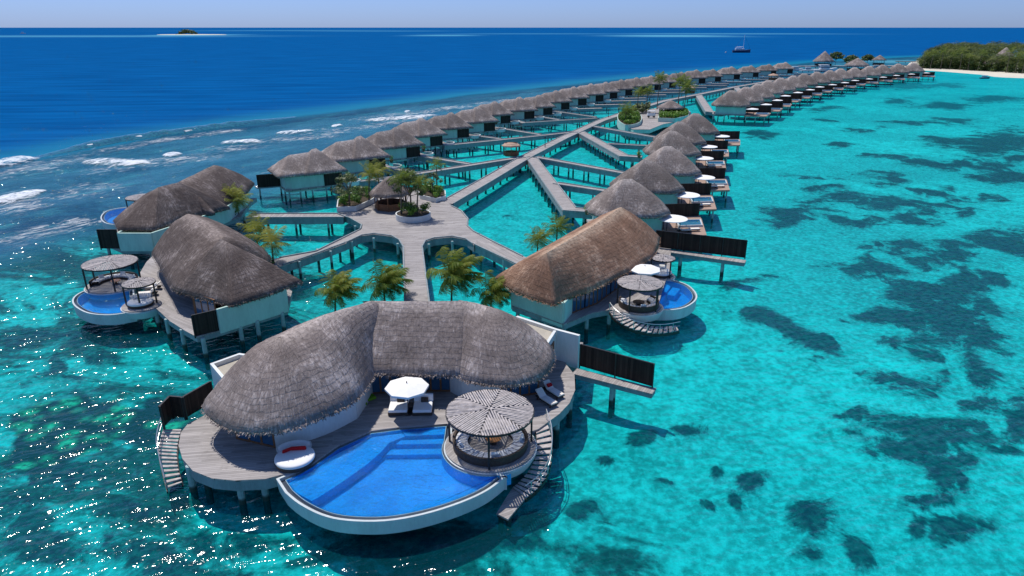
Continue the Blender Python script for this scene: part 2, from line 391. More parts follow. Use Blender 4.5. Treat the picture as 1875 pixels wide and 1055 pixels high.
def mat_seabed():
    t = NT('seabed_sand_and_coral'); oc = t.coords('Object')
    coral, rub = t.attr('coral'), t.attr('rubble')
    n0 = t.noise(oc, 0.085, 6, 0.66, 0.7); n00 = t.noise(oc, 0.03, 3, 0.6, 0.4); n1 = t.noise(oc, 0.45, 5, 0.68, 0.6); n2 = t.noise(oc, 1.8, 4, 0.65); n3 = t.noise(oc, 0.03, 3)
    sand = t.mix(t.ramp(n1, 0.3, 0.72), (0.30, 0.36, 0.30), (0.88, 0.86, 0.74))
    sand = t.mix(t.ramp(n3, 0.38, 0.64, 0, 0.62), sand, (0.24, 0.33, 0.30)); sand = t.mix(t.ramp(n0, 0.50, 0.68, 0, 0.45), sand, (0.20, 0.28, 0.25)); sand = t.mix(t.ramp(n2, 0.42, 0.68, 0, 0.6), sand, (0.92, 0.90, 0.80)); sand = t.mix(t.ramp(n2, 0.50, 0.28, 0, 0.5), sand, (0.20, 0.26, 0.22))  # n2 flecks: sand tone plus rippled caustic light put into the base colour
    vo = t.n('ShaderNodeTexVoronoi', feature='DISTANCE_TO_EDGE'); t.l(oc, vo.inputs['Vector']); vo.inputs['Scale'].default_value = 0.9
    nf = t.noise(oc, 0.20, 9, 0.76, 0.7); nw = t.noise(t.coords('Object', scale=(0.55, 1.2, 1), rot=(0, 0, R(-18))), 0.085, 7, 0.66, 0.9)
    fa = lambda n_, k_: t.math('MULTIPLY', t.math('SUBTRACT', n_, 0.5), k_)
    e = t.math('ADD', t.math('MULTIPLY', coral, 1.2), t.math('ADD', fa(nf, 2.5), t.math('ADD', fa(n1, 1.5), fa(n00, 0.7))))
    mk = t.math('MULTIPLY', t.ramp(e, 0.34, 0.86), t.ramp(t.math('ADD', t.math('MULTIPLY', e, 0.6), fa(n2, 1.4)), 0.0, 0.34, 0.35, 1.0))
    weed = t.attr('weed'); wmk = t.math('MULTIPLY', t.ramp(t.math('ADD', fa(nw, 2.2), t.math('ADD', fa(n1, 0.8), t.math('MULTIPLY', weed, 0.40))), 0.18, 0.50), t.ramp(weed, 0.1, 0.6))
    cor = t.mix(t.ramp(n2, 0.35, 0.7), (0.010, 0.024, 0.040), (0.080, 0.115, 0.100))
    sand = t.mix(t.math('MULTIPLY', wmk, 0.94), sand, t.mix(t.ramp(n2, 0.35, 0.7), (0.010, 0.030, 0.030), (0.07, 0.11, 0.085)))
    c = t.mix(t.math('MULTIPLY', mk, 0.95), sand, cor)
    v2 = t.n('ShaderNodeTexVoronoi', feature='F1'); t.l(oc, v2.inputs['Vector']); v2.inputs['Scale'].default_value = 0.55; v2.inputs['Randomness'].default_value = 1.0
    blob = t.ramp(v2.outputs['Distance'], 0.15, 0.62, 1, 0)
    rubc = t.mix(t.math('MULTIPLY', blob, t.ramp(n2, 0.3, 0.65)), (0.022, 0.040, 0.042), (0.80, 0.64, 0.32))
    re = t.ramp(t.math('ADD', rub, t.math('MULTIPLY', t.math('SUBTRACT', n0, 0.5), 0.9)), 0.38, 0.6)
    c = t.mix(re, c, rubc)
    t.princ(c, 0.95, t.bump(t.math('ADD', n2, t.math('MULTIPLY', blob, re)), 0.7, 0.3), 0.0); return t.m

M = {}
M['thatch'] = mat_thatch('grey_thatch', (0.115, 0.092, 0.082), (0.325, 0.270, 0.248), (0.52, 0.45, 0.42), (0.62, 0.53, 0.47), 0.10, 0.14)
M['thatch_hut'] = mat_thatch('hut_thatch', (0.120, 0.096, 0.084), (0.34, 0.285, 0.255), (0.60, 0.52, 0.47), (0.72, 0.62, 0.55), 0.12, 0.12)
M['thatch_dark'] = mat_thatch('dark_grey_thatch', (0.075, 0.057, 0.050), (0.195, 0.155, 0.138), (0.40, 0.335, 0.305), (0.50, 0.41, 0.36), 0.12, 0.16)
M['thatch_new'] = mat_thatch('brown_thatch', (0.165, 0.090, 0.058), (0.40, 0.240, 0.160), (0.62, 0.42, 0.295), (0.80, 0.62, 0.45), 0.10, 0.08)
M['plaster'] = mat_plain('white_plaster', (0.68, 0.70, 0.67), 0.85, 0.13, 0.9, 0.1, streak=True)
M['mint_bounce'] = mat_plain('pale_green_bounce_plaster', (0.46, 0.62, 0.54), 0.85, 0.17, 0.9, 0.1, streak=True)  # wall green stands for turquoise light off the water, put into the plaster colour
M['fascia'] = mat_plain('grey_painted_fascia', (0.24, 0.28, 0.29), 0.8, 0.3, 1.2, 0.2, streak=True)
def mat_pile():
    t = NT('concrete_pile'); oc = t.coords('Object'); n = t.noise(oc, 1.5, 5, 0.6); z = t.n('ShaderNodeSeparateXYZ'); t.l(t.n('ShaderNodeNewGeometry').outputs['Position'], z.inputs[0])
    c = t.mix(t.ramp(n, 0.3, 0.7), (0.25, 0.32, 0.32), (0.40, 0.50, 0.49)); tide = t.ramp(t.math('ADD', z.outputs[2], t.math('MULTIPLY', n, 0.5)), 0.85, 0.45)
    t.princ(t.mix(tide, c, (0.035, 0.055, 0.045)), 0.85, t.bump(n, 0.3, 0.02), 0.3); return t.m      # algae stain up to the tide mark
M['pile'] = mat_pile()
M['darkwood'] = mat_slats('dark_timber_boards', (0.018, 0.012, 0.010), (0.050, 0.034, 0.026))
M['brownwood'] = mat_plain('stained_wood', (0.20, 0.095, 0.045), 0.6, 0.3, 3.0, 0.2)
M['blackmetal'] = mat_plain('dark_post_paint', (0.020, 0.018, 0.018), 0.5, 0.2, 2.0, 0.05, 0.4)
M['rail'] = mat_plain('steel_rail', (0.55, 0.56, 0.56), 0.3, 0.1, 2.0, 0.02, 0.5, 0.8)
M['slat'] = mat_plain('weathered_slats', (0.43, 0.385, 0.365), 0.85, 0.45, 3.0, 0.3)
M['white'] = mat_plain('white_fabric', (0.80, 0.79, 0.77), 0.9, 0.05, 2.0, 0.1, 0.1)
M['cream'] = mat_plain('cream_fabric', (0.78, 0.73, 0.66), 0.9, 0.06, 2.0, 0.1, 0.1)
M['greycush'] = mat_plain('pale_grey_cushion', (0.56, 0.57, 0.60), 0.9, 0.08, 2.0, 0.1, 0.1)
M['red'] = mat_plain('red_fabric', (0.50, 0.02, 0.025), 0.9, 0.15, 4.0, 0.1, 0.1)
M['green'] = mat_plain('green_fabric', (0.17, 0.36, 0.03), 0.9, 0.15, 4.0, 0.1, 0.1)
M['wicker'] = mat_plain('dark_wicker', (0.070, 0.052, 0.042), 0.8, 0.4, 8.0, 0.4)
M['brass'] = mat_plain('copper_bowl', (0.45, 0.20, 0.07), 0.4, 0.2, 3.0, 0.1, 0.5, 0.4)
M['glass'] = mat_plain('blue_window_glass', (0.035, 0.10, 0.18), 0.08, 0.25, 0.8, 0.02, 0.6)
M['poolwall'] = mat_plain('pool_shell_white', (0.50, 0.55, 0.56), 0.6, 0.15, 0.9, 0.08, streak=True)
M['gutter'] = mat_plain('dark_gutter_tile', (0.03, 0.045, 0.07), 0.35, 0.2, 1.0, 0.05)
def mat_pool():
    t = NT('blue_pool_mosaic'); oc = t.coords('Object'); n = t.noise(oc, 0.5, 3); w = t.noise(oc, 6.0, 3, 0.7)
    k = t.math('ADD', t.math('MULTIPLY', n, 0.5), t.math('MULTIPLY', w, 0.6))
    t.princ(t.mix(t.ramp(k, 0.3, 0.75), (0.001, 0.20, 0.54), (0.03, 0.47, 0.90)), 0.5, None, 0.3); return t.m
M['pool'] = mat_pool()
M['poolwater'] = mat_water_body('pool_water', 'pool')
M['sea'] = mat_water_body('sea_water', 'sea')
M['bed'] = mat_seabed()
M['deckA'] = mat_deck('deck_planks_a', R(8)); M['deckB'] = mat_deck('deck_planks_b', R(60)); M['deckC'] = mat_deck('deck_planks_c', R(-35)); M['deckR'] = mat_deck('deck_planks_reddish', R(20), (0.30, 0.20, 0.15), (0.46, 0.33, 0.26))
M['palm'] = mat_foliage('palm_leaf', (0.035, 0.070, 0.014), (0.15, 0.215, 0.030), (0.42, 0.41, 0.09), 0.4)
M['palmgold'] = mat_foliage('yellowed_palm_leaf', (0.08, 0.12, 0.015), (0.24, 0.28, 0.04), (0.52, 0.46, 0.13), 0.35)
M['leaf'] = mat_foliage('shrub_leaf', (0.026, 0.075, 0.008), (0.09, 0.21, 0.016), (0.22, 0.36, 0.035))
M['leafolive'] = mat_foliage('olive_leaf', (0.035, 0.055, 0.018), (0.10, 0.14, 0.045), (0.24, 0.26, 0.10))
M['forest'] = mat_foliage('forest_leaf', (0.018, 0.045, 0.012), (0.075, 0.125, 0.026), (0.25, 0.27, 0.07), 0.25)
M['bark'] = mat_plain('palm_bark', (0.16, 0.125, 0.095), 0.95, 0.35, 4.0, 0.6)
M['soil'] = mat_plain('planter_soil', (0.06, 0.045, 0.03), 1.0, 0.3, 4.0, 0.4)
M['sand'] = mat_plain('white_sand', (0.62, 0.57, 0.46), 0.95, 0.12, 0.2, 0.2)
M['boat'] = mat_plain('white_boat_paint', (0.80, 0.80, 0.80), 0.35, 0.04, 1.0, 0.02, 0.5)
M['navy'] = mat_plain('navy_hull_paint', (0.03, 0.05, 0.10), 0.35, 0.1, 1.0, 0.02, 0.5)
M['terracotta'] = mat_plain('tan_shingle', (0.45, 0.30, 0.22), 0.9, 0.2, 3.0, 0.3)
M['slab'] = mat_plain('sandy_flat_roof', (0.42, 0.38, 0.31), 0.95, 0.18, 0.8, 0.3)

# ------------------------------------------------------------------ sea and seabed
CORAL = [(1452, 399, 60, 17), (1564, 419, 45, 12), (1597, 403, 35, 7), (1656, 405, 30, 8), (1577, 482, 62, 20), (1643, 465, 22, 6), (1735, 485, 70, 18),
 (1814, 445, 85, 24), (1656, 525, 78, 14), (1722, 551, 115, 28), (1604, 577, 62, 16), (1781, 610, 115, 38), (1850, 645, 70, 48), (1643, 623, 22, 13),
 (1452, 610, 45, 24), (1498, 617, 25, 17), (1370, 596, 15, 8), (1426, 629, 18, 10), (1472, 656, 30, 9), (1353, 538, 48, 12), (1604, 683, 62, 23),
 (1650, 702, 42, 18), (1689, 676, 32, 11), (1577, 788, 28, 22), (1683, 781, 75, 34), (1735, 834, 80, 48), (1781, 900, 52, 45), (1814, 933, 26, 24),
 (1830, 762, 60, 45), (1393, 870, 28, 19), (1340, 893, 17, 17), (1284, 902, 20, 14), (1311, 847, 20, 10), (1518, 959, 50, 34), (1472, 1018, 20, 22),
 (1558, 1018, 42, 30), (1696, 985, 32, 14), (1722, 939, 62, 18), (1762, 1005, 62, 28), (1830, 1018, 55, 25), (1467, 329, 34, 6), (1531, 353, 38, 8),
 (1425, 412, 35, 9), (1614, 330, 62, 9), (1620, 375, 120, 14), (1620, 402, 45, 8), (1669, 405, 32, 7), (1739, 372, 50, 10), (1845, 375, 40, 9), (1819, 324, 62, 18),
 (1830, 262, 85, 26), (1739, 262, 50, 9), (1643, 292, 36, 5), (1707, 301, 46, 7), (1556, 270, 30, 4), (1595, 292, 26, 4), (1659, 160, 62, 5), (1723, 158, 50, 4),
 (1643, 186, 24, 6), (1525, 202, 42, 5), (1723, 196, 62, 6), (1819, 183, 52, 6), (1385, 247, 44, 7), (1500, 222, 26, 3), (1580, 240, 30, 4), (1670, 228, 46, 6), (1760, 225, 50, 6),  # patch off the last near lagoon hut: darker seabed, not known as coral
 (1690, 575, 60, 16), (1760, 520, 60, 16), (1830, 545, 60, 20), (1700, 640, 50, 14), (1800, 700, 50, 24), (1620, 540, 50, 9), (1755, 735, 40, 16), (1840, 850, 40, 30), (1640, 835, 34, 14), (1790, 395, 60, 10), (1850, 300, 40, 10), (1760, 300, 40, 6), (1690, 350, 50, 7), (60, 640, 110, 26), (170, 660, 80, 12), (40, 700, 60, 18), (230, 610, 60, 8), (250, 935, 110, 26), (90, 1000, 130, 40), (330, 1020, 110, 26), (480, 985, 90, 26), (60, 905, 90, 20), (150, 830, 40, 16),
 (90, 480, 130, 16), (40, 430, 90, 9), (160, 410, 70, 7), (380, 1045, 120, 20), (600, 1040, 90, 18), (760, 1020, 80, 16), (1010, 980, 46, 24), (1095, 960, 38, 30), (1000, 905, 30, 14), (1190, 880, 18, 8),
 (930, 1030, 90, 16), (1150, 800, 34, 14), (1215, 790, 40, 12), (1080, 850, 26, 12), (180, 570, 60, 9), (1130, 655, 30, 9), (905, 400, 20, 5)]
RUBBLE = [(60, 820, 90, 55), (130, 800, 70, 60), (215, 770, 110, 50), (40, 880, 60, 30), (300, 730, 60, 20)]
REEFLINE = [(-170, 95), (-128, 140), (-112, 155), (-98, 196), (-84, 224), (-50, 275), (-20, 318), (40, 395), (105, 470), (190, 560), (290, 660), (420, 760), (620, 860), (1000, 960), (3000, 1300)]
FLATLINE = [(-400, 55), (-75, 62), (-62, 92), (-46, 116), (-36, 140), (-20, 178), (0, 212), (40, 270), (100, 340), (180, 425), (250, 500), (300, 560), (420, 640), (700, 760), (3000, 1000)]
def line_signed(X, Y, pts):
    """signed distance to an open polyline, positive on its left (ocean) side"""
    best = np.full(X.shape, 1e12); sg = np.ones(X.shape)
    for (x0, y0), (x1, y1) in zip(pts, pts[1:]):
        dx, dy = x1-x0, y1-y0; l2 = dx*dx+dy*dy
        t = np.clip(((X-x0)*dx+(Y-y0)*dy)/l2, 0, 1)
        ex, ey = X-(x0+t*dx), Y-(y0+t*dy); d = ex*ex+ey*ey
        s = np.where(dx*(Y-y0)-dy*(X-x0) > 0, 1.0, -1.0)
        u = d < best; best = np.where(u, d, best); sg = np.where(u, s, sg)
    return np.sqrt(best)*sg
def blobs(X, Y, lst, rad=1.0):
    out = np.zeros(X.shape)
    for px, py, rx, ry in lst:
        c = P(px, py, -1.6); a = P(px+rx, py, -1.6); b = P(px, py-ry, -1.6); b2 = P(px, py+ry, -1.6)
        wx = abs(a.x-c.x); wy = (b.y-b2.y)/2; sh = (c.x/c.y)
        ex = ((X-c.x)-sh*(Y-c.y))/wx; ey = (Y-c.y)/wy
        out = np.maximum(out, np.exp(-(ex*ex+ey*ey)*0.75))
    return out
NR, NA = 430, 340
rad = np.concatenate([np.linspace(3, 24, 12), np.geomspace(25, 90000, NR-12)]); ang = np.radians(np.linspace(-82, 82, NA))
RR, AA = np.meshgrid(rad, ang, indexing='ij'); GX, GY = RR*np.sin(AA), RR*np.cos(AA)
def polar_sheet(name, mat, Z, attrs):
    me = bpy.data.meshes.new(name); co = np.stack([GX, GY, Z], -1).reshape(-1, 3)
    i = np.arange((NR-1)*(NA-1)); r, a = i//(NA-1), i % (NA-1); v0 = r*NA+a
    F = np.stack([v0, v0+NA, v0+NA+1, v0+1], -1)[:, ::-1].reshape(-1)
    me.vertices.add(len(co)); me.vertices.foreach_set('co', co.reshape(-1).astype(np.float32))
    me.loops.add(len(F)); me.loops.foreach_set('vertex_index', F.astype(np.int32))
    me.polygons.add(len(i)); me.polygons.foreach_set('loop_start', (i*4).astype(np.int32)); me.polygons.foreach_set('loop_total', np.full(len(i), 4, np.int32))
    me.update(); me.validate()
    for k, v in attrs.items():
        at = me.attributes.new(k, 'FLOAT', 'POINT'); at.data.foreach_set('value', v.reshape(-1).astype(np.float32))
    me.polygons.foreach_set('use_smooth', [True]*len(i)); me.materials.append(mat)
    if me.polygons[0].normal.z < 0: me.flip_normals()
    o = bpy.data.objects.new(name, me); COL.objects.link(o); return o
sgr = line_signed(GX, GY, REEFLINE); sgf = line_signed(GX, GY, FLATLINE)
wscale = 20 + 0.02*np.hypot(GX, GY)
deepA = 1/(1+np.exp(-(sgr-10)/wscale*2.1)); flatA = 1/(1+np.exp(-sgf/9.0))
DIST = np.hypot(GX, GY)
farA = np.clip((DIST-160)/500, 0, 1)
shoal = np.zeros(GX.shape)
for px, py, rx, ry, k in [(120, 66.5, 330, 1.6, .55), (350, 64.5, 70, 1.3, 1.0), (810, 65, 60, 1.2, .7), (1230, 66, 110, 1.6, .9), (1330, 62, 200, 1.0, .5), (980, 62, 160, 0.8, .35), (520, 56, 160, 0.9, .35), (700, 57, 120, .8, .35), (1640, 113, 60, 3.0, .9), (1560, 121, 60, 2.2, .8), (1480, 126, 50, 3.5, .5)]:
    pxg = 937.5 + FPX*GX/(GY*CP+HC*SP); pyg = 527.5 - FPX*(GY*SP-HC*CP)/(GY*CP+HC*SP)
    c = P(px, py, 0); a = P(px+rx, py, 0); b0, b1 = P(px, py-ry, 0), P(px, py+ry, 0)
    wy0, wy1 = b0.y-c.y, c.y-b1.y; ex = (GX-c.x)/abs(a.x-c.x); ey = np.where(GY > c.y, (GY-c.y)/wy0, (GY-c.y)/wy1)
    shoal = np.maximum(shoal, k*np.exp(-(ex**2)**1.5-ey*ey))
def warp(k):
    return (GX + k*(2.2*np.sin(GY*0.21+1.3*np.sin(GX*0.17)) + 1.2*np.sin(GY*0.53+GX*0.31) + 0.7*np.sin(GX*0.9-GY*0.77)), GY + k*(3.0*np.sin(GX*0.19+1.1*np.sin(GY*0.13)) + 1.5*np.sin(GX*0.47-GY*0.29) + 0.8*np.sin(GX*0.83+GY*0.71)))
WX, WY = warp(np.clip(DIST/90, 0.45, 1.15))
coralA = blobs(WX, WY, CORAL); rubA = blobs(WX, WY, RUBBLE)
calm = np.clip((0.27-GX/np.maximum(GY, 1))/0.08, 0, 1)*np.clip((GY-58)/14, 0, 1)*np.clip((GX/np.maximum(GY, 1)+0.42)/0.1, 0, 1)
coralA = coralA - 0.30*calm
weedA = np.maximum(1/(1+np.exp((GX+17+0.25*np.maximum(GY-60, 0))/4.0)), 1/(1+np.exp((GY-37)/1.2))*np.exp(-((GX+4)/16)**4))*np.clip((170-GY)/60, 0, 1)
bedz = -1.25 - 0.5*flatA*0 - 25*np.clip(deepA-0.3, 0, 1) + 0.35*np.clip(coralA, 0, 1)
sea = polar_sheet('sea_water', M['sea'], np.zeros(GX.shape), {'deep': deepA, 'flat': flatA, 'coral': coralA, 'far': farA, 'shoal': shoal})
tag(sea, 'blue open sea turning to turquoise lagoon water', kind='structure')
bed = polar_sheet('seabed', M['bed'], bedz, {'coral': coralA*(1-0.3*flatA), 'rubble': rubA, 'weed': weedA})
tag(bed, 'pale sandy seabed with dark coral patches', kind='structure')
# ------------------------------------------------------------------ builders
def thatch(mb, outline, ridge, bulge=0.35, rings=9, step=0.55, th=0.28, fringe=0.3, power=1.0, jit=0.05, tuft=0):
    """thatched roof between an eave outline (3-D, closed) and a ridge polyline; rounded profile, thick eave, straw fringe"""
    pts = resample(outline, step); n = len(pts)
    c = sum(pts, Vector())/n
    area = sum(pts[i].x*pts[(i+1) % n].y-pts[(i+1) % n].x*pts[i].y for i in range(n))
    if area < 0: pts = pts[::-1]
    ridge = [Vector(r) for r in ridge]; u = [0.0]
    for i in range(n): u.append(u[-1]+(pts[(i+1) % n]-pts[i]).length)
    rg = [near_seg(p, ridge) for p in pts]; grid = []
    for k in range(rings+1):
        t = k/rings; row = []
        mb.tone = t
        for p, r in zip(pts, rg):
            q = p.lerp(r, t**power); q.z += bulge*math.sin(math.pi*t)
            nz = mnoise.noise(q*0.9)*jit*2 + random.uniform(-1, 1)*jit*0.4
            if k == 0: q.z += random.uniform(-jit, jit)
            q.z += nz*(1 if k < rings else 0.4); row.append(mb.v(q))
        grid.append(row)
    sl = [(r-p).length for p, r in zip(pts, rg)]
    for k in range(rings):
        for i in range(n):
            j = (i+1) % n; a, b, d, e = grid[k][i], grid[k][j], grid[k+1][j], grid[k+1][i]
            mb.f([a, b, d, e], [(u[i], sl[i]*k/rings), (u[i+1], sl[j]*k/rings), (u[i+1], sl[j]*(k+1)/rings), (u[i], sl[i]*(k+1)/rings)])
    mb.tone = 0.0; low = [mb.v(Vector((p.x, p.y, p.z-th)) + (c-p).normalized()*0.06) for p in pts]
    inn = [mb.v(Vector((p.x, p.y, p.z-th+0.45)) + (r-p)*0.36 + Vector((0, 0, 0.12-(r.z-p.z)*0.10))) for p, r in zip(pts, rg)]
    for i in range(n):
        j = (i+1) % n
        mb.f([low[i], low[j], grid[0][j], grid[0][i]], [(u[i], -th), (u[i+1], -th), (u[i+1], 0), (u[i], 0)])
        mb.f([inn[i], inn[j], low[j], low[i]], [(u[i], 1), (u[i+1], 1), (u[i+1], 0), (u[i], 0)])
    if fringe > 0:
        d = 0.0; total = u[-1]; i = 0
        while d < total:
            while u[i+1] < d: i += 1
            a, b = pts[i], pts[(i+1) % n]; t = (d-u[i])/max(1e-6, u[i+1]-u[i]); p = a.lerp(b, t)
            e = (b-a).normalized(); o = Vector((e.y, -e.x, 0)); w = random.uniform(0.03, 0.09)
            q = p + o*0.03 + Vector((0, 0, -random.uniform(0, th))); tip = q + o*random.uniform(0.02, 0.20) + Vector((0, 0, -random.uniform(0.03, 0.19))) + e*random.uniform(-0.12, 0.12)
            mb.tone = 0.0; mb.f([mb.v(q-e*w), mb.v(q+e*w), mb.v(tip)], [(d, 0), (d+0.05, 0), (d, -0.3)])
            d += fringe*random.uniform(0.4, 1.3)
    for k in range(rings):
        if not tuft: break
        for i in range(n):
            j = (i+1) % n; a, b, d_, e_ = (Vector(mb.V[x]) for x in (grid[k][i], grid[k][j], grid[k+1][j], grid[k+1][i]))
            ar = (b-a).cross(e_-a).length; m_ = ar*tuft; m_ = int(m_)+(1 if random.random() < m_-int(m_) else 0)
            for _ in range(m_):
                f, h = random.random(), random.random(); p = a.lerp(b, f).lerp(e_.lerp(d_, f), h); dn = (a-e_).normalized(); sd_ = (b-a).normalized(); nn = sd_.cross(e_-a).normalized()
                L = random.uniform(0.15, 0.4); w = random.uniform(0.012, 0.035); tip = p + dn*L + nn*random.uniform(0.01, 0.05) + sd_*random.uniform(-.1, .1); uu = u[i]+f*(u[i+1]-u[i]); vv = sl[i]*(k+h)/rings; mb.tone = (k+h)/rings*0.7
                mb.f([mb.v(p-sd_*w-nn*.02), mb.v(p+sd_*w-nn*.02), mb.v(tip)], [(uu, vv), (uu+.05, vv), (uu, vv-L)])
    mb.tone = 0.5
    return mb
def rect(cx, cy, lx, ly, z, rz=0.0):
    M_ = Matrix.Rotation(rz, 3, 'Z'); return [Vector((cx, cy, z)) + M_ @ Vector((sx*lx/2, sy*ly/2, 0)) for sx, sy in ((-1, -1), (1, -1), (1, 1), (-1, 1))]
_pile = {}
def pile(parent, p, top, r=0.17, foot=-2.6, local=False):
    """one round concrete pile under p, parented; the piles share meshes"""
    key = (round(top-foot, 1), r)
    if key not in _pile:
        mb = MB(); L = key[0]; mb.tube([(0, 0, -L), (0, 0, -0.3), (0, 0, 0)], [r*1.12, r, r], 10)
        tmp = mb.build('pile', M['pile'], None); _pile[key] = tmp.data; bpy.data.objects.remove(tmp)
    o = bpy.data.objects.new('pile', _pile[key]); COL.objects.link(o); o.parent = parent
    o.location = Vector((p[0], p[1], top)) if local else Vector((p[0], p[1], top)) - Vector(parent.location); return o
def sub(mb, name, mat, part_, smooth=False):
    """sub-part of a part that was built in world coordinates"""
    me_o = mb.build(name, mat, None, smooth=smooth); off = Vector(part_['_o'])
    me_o.data.transform(Matrix.Translation(-off)); me_o.parent = part_; return me_o
def window(parent, a, b, z0, z1, leaves=3, out=0.06):
    a = Vector((a[0], a[1], 0)); b = Vector((b[0], b[1], 0)); d = (b-a).normalized(); nrm = Vector((d.y, -d.x, 0))*out
    f = MB(); a1, b1 = a+nrm, b+nrm; w = 0.14
    for i in range(leaves+1):
        p = a1.lerp(b1, i/leaves); f.beam((p.x, p.y, z0), (p.x, p.y, z1), w, w)
    for z in (z0+w/2, z1-w/2): f.beam(a1+Vector((0, 0, z)), b1+Vector((0, 0, z)), w*0.97, w*0.97)
    fr = f.build('window', M['brownwood'], parent)
    g = MB(); g.wall([a1+d*0.03, b1-d*0.03], z0+w*0.9, z1-w*0.9, 0.04)
    sub(g, 'pane', M['glass'], fr); return fr
def dark_fence(name, label, pts, z0, h, posts=2.0, group=None, rails=True):
    """dark upright-board privacy screen: boards with posts"""
    t = thing(name, label, 'screen fence', (pts[0][0], pts[0][1], z0), group=group)
    b = MB(); b.wall([Vector(p) for p in pts], z0+0.06, z0+h, 0.07); b.build('board_panel', M['darkwood'], t)
    c = MB()
    for a, e in zip(pts, pts[1:]):
        a, e = Vector((a[0], a[1], 0)), Vector((e[0], e[1], 0)); m = max(1, int((e-a).length/posts)); nn = (e-a).normalized(); nn = Vector((nn.y, -nn.x, 0))*0.09
        for i in range(m+1):
            p = a.lerp(e, i/m)+nn; c.beam((p.x, p.y, z0-0.1), (p.x, p.y, z0+h+0.05), 0.10, 0.10)
        if rails: c.beam(a+nn*0+Vector((0, 0, z0+h+0.02)), e+Vector((0, 0, z0+h+0.02)), 0.14, 0.05)
    c.build('fence_frame', M['blackmetal'], t); return t
def slat_canopy(mb, ring, c, r, sectors=6, pitch=0.17, rise=0.25, a0=0.3):
    """flat round canopy of slats: wedges of parallel slats, alternating direction, on a dark ring with ribs"""
    c = Vector(c)
    for s_ in range(sectors):
        am = a0 + (s_+0.5)*2*math.pi/sectors; half = math.pi/sectors; ax = Vector((math.cos(am), math.sin(am), 0)); ay = Vector((-ax.y, ax.x, 0))
        lim = r*math.sin(half); m = int(lim/pitch)
        for k in range(-m, m+1):
            y = k*pitch; x0 = abs(y)/math.tan(half)+0.04; x1 = math.sqrt(max(0, r*r-y*y))*random.uniform(0.985, 1.015)
            if x1-x0 < 0.1: continue
            z0 = rise*(1-math.hypot(x0, y)/r); z1 = rise*(1-math.hypot(x1, y)/r); j = random.uniform(-0.02, 0.02)
            mb.beam(c+ax*x0+ay*(y+j)+Vector((0, 0, z0+j)), c+ax*x1+ay*(y-j)+Vector((0, 0, z1+j*0.5)), pitch*random.uniform(0.5, 0.74), 0.05)
        a = a0 + s_*2*math.pi/sectors; ring.beam(c+Vector((0, 0, rise-0.08)), c+Vector((math.cos(a)*r, math.sin(a)*r, -0.08)), 0.09, 0.08)
    n = 40
    for k in range(n):
        a, b = 2*math.pi*k/n, 2*math.pi*(k+1)/n; ring.beam(c+Vector((math.cos(a)*r, math.sin(a)*r, -0.05)), c+Vector((math.cos(b)*r, math.sin(b)*r, -0.05)), 0.10, 0.14)
def pergola(label, c, z0, r, h, posts=(20, 110, 200, 290), base_r=None, group=None, sectors=6):
    t = thing('round_pergola', label, 'pergola', (c[0], c[1], z0), group=group)
    s_, ring = MB(), MB(); slat_canopy(s_, ring, (c[0], c[1], z0+h), r, sectors)
    s_.build('slat_canopy', M['slat'], t); ring.build('canopy_ring', M['blackmetal'], t)
    for a in posts:
        p = MB(); x, y = c[0]+math.cos(R(a))*r*0.97, c[1]+math.sin(R(a))*r*0.97; p.beam((x, y, z0-0.2), (x, y, z0+h-0.06), 0.13, 0.13); p.build('post', M['blackmetal'], t)
    return t
def round_terrace(parent, c, z, r, mat='deckA', lip=True, depth=0.9):
    d = MB(); d.lathe((c[0], c[1], 0), [(0.01, z), (r, z), (r, z-0.12)], 48); d.build('round_floor', M[mat], parent)
    k = MB(); k.lathe((c[0], c[1], 0), [(r-0.08, z-0.1), (r+0.1, z-0.1), (r+0.1, z-0.28), (r*0.94, z-depth), (0.01, z-depth)], 48); k.build('round_base', M['poolwall'], parent, smooth=False)
def ring_sofa(label, c, z, r, a0, a1, back='wicker', group=None):
    t = thing('ring_sofa', label, 'sofa', (c[0], c[1], z), group=group); c3 = (c[0], c[1], z); n = max(8, int(r*(a1-a0)*2.2))
    b = MB(); b.lathe(c3, [(r*0.66, 0.0), (r*0.66, 0.28), (r*1.0, 0.28), (r*1.0, 0.0)], n, a0, a1); b.build('sofa_base', M[back], t)
    q = MB(); gap = 0.02
    for k in range(n):
        x0 = a0+(a1-a0)*(k+gap*3)/n; x1 = a0+(a1-a0)*(k+1-gap*3)/n
        q.lathe(c3, [(r*0.64, 0.28), (r*0.645, 0.44), (r*0.68, 0.48), (r*0.95, 0.48), (r*0.97, 0.44), (r*0.97, 0.28)], 2, x0, x1)
    q.build('seat_cushion', M['greycush'], t)
    e = MB(); e.lathe(c3, [(r*0.985, -0.05), (r*1.05, -0.05), (r*1.06, 0.62), (r*1.0, 0.62), (r*0.985, -0.05)], n*2, a0-0.05, a1+0.05); e.build('backrest', M[back], t)
    for k in range(3):
        p = MB(); a = a0+(a1-a0)*(0.2+0.3*k); p.box((c[0]+math.cos(a)*r*0.86, c[1]+math.sin(a)*r*0.86, z+0.62), (0.5, 0.16, 0.36), a+math.pi/2, 0.5); p.build('back_cushion', M['white'], t)
    return t
def round_table(label, c, z, r, h, bowl=True, group=None):
    t = thing('round_table', label, 'table', (c[0], c[1], z), group=group)
    m = MB(); m.lathe((c[0], c[1], z), [(0.01, h), (r, h), (r, h-0.06), (r*0.3, h-0.08)], 24); m.build('table_top', M['brass'] if bowl else M['darkwood'], t)
    m = MB(); m.lathe((c[0], c[1], z), [(r*0.3, h-0.08), (r*0.22, 0.1), (r*0.45, 0.0)], 16); m.build('pedestal', M['wicker'], t); return t
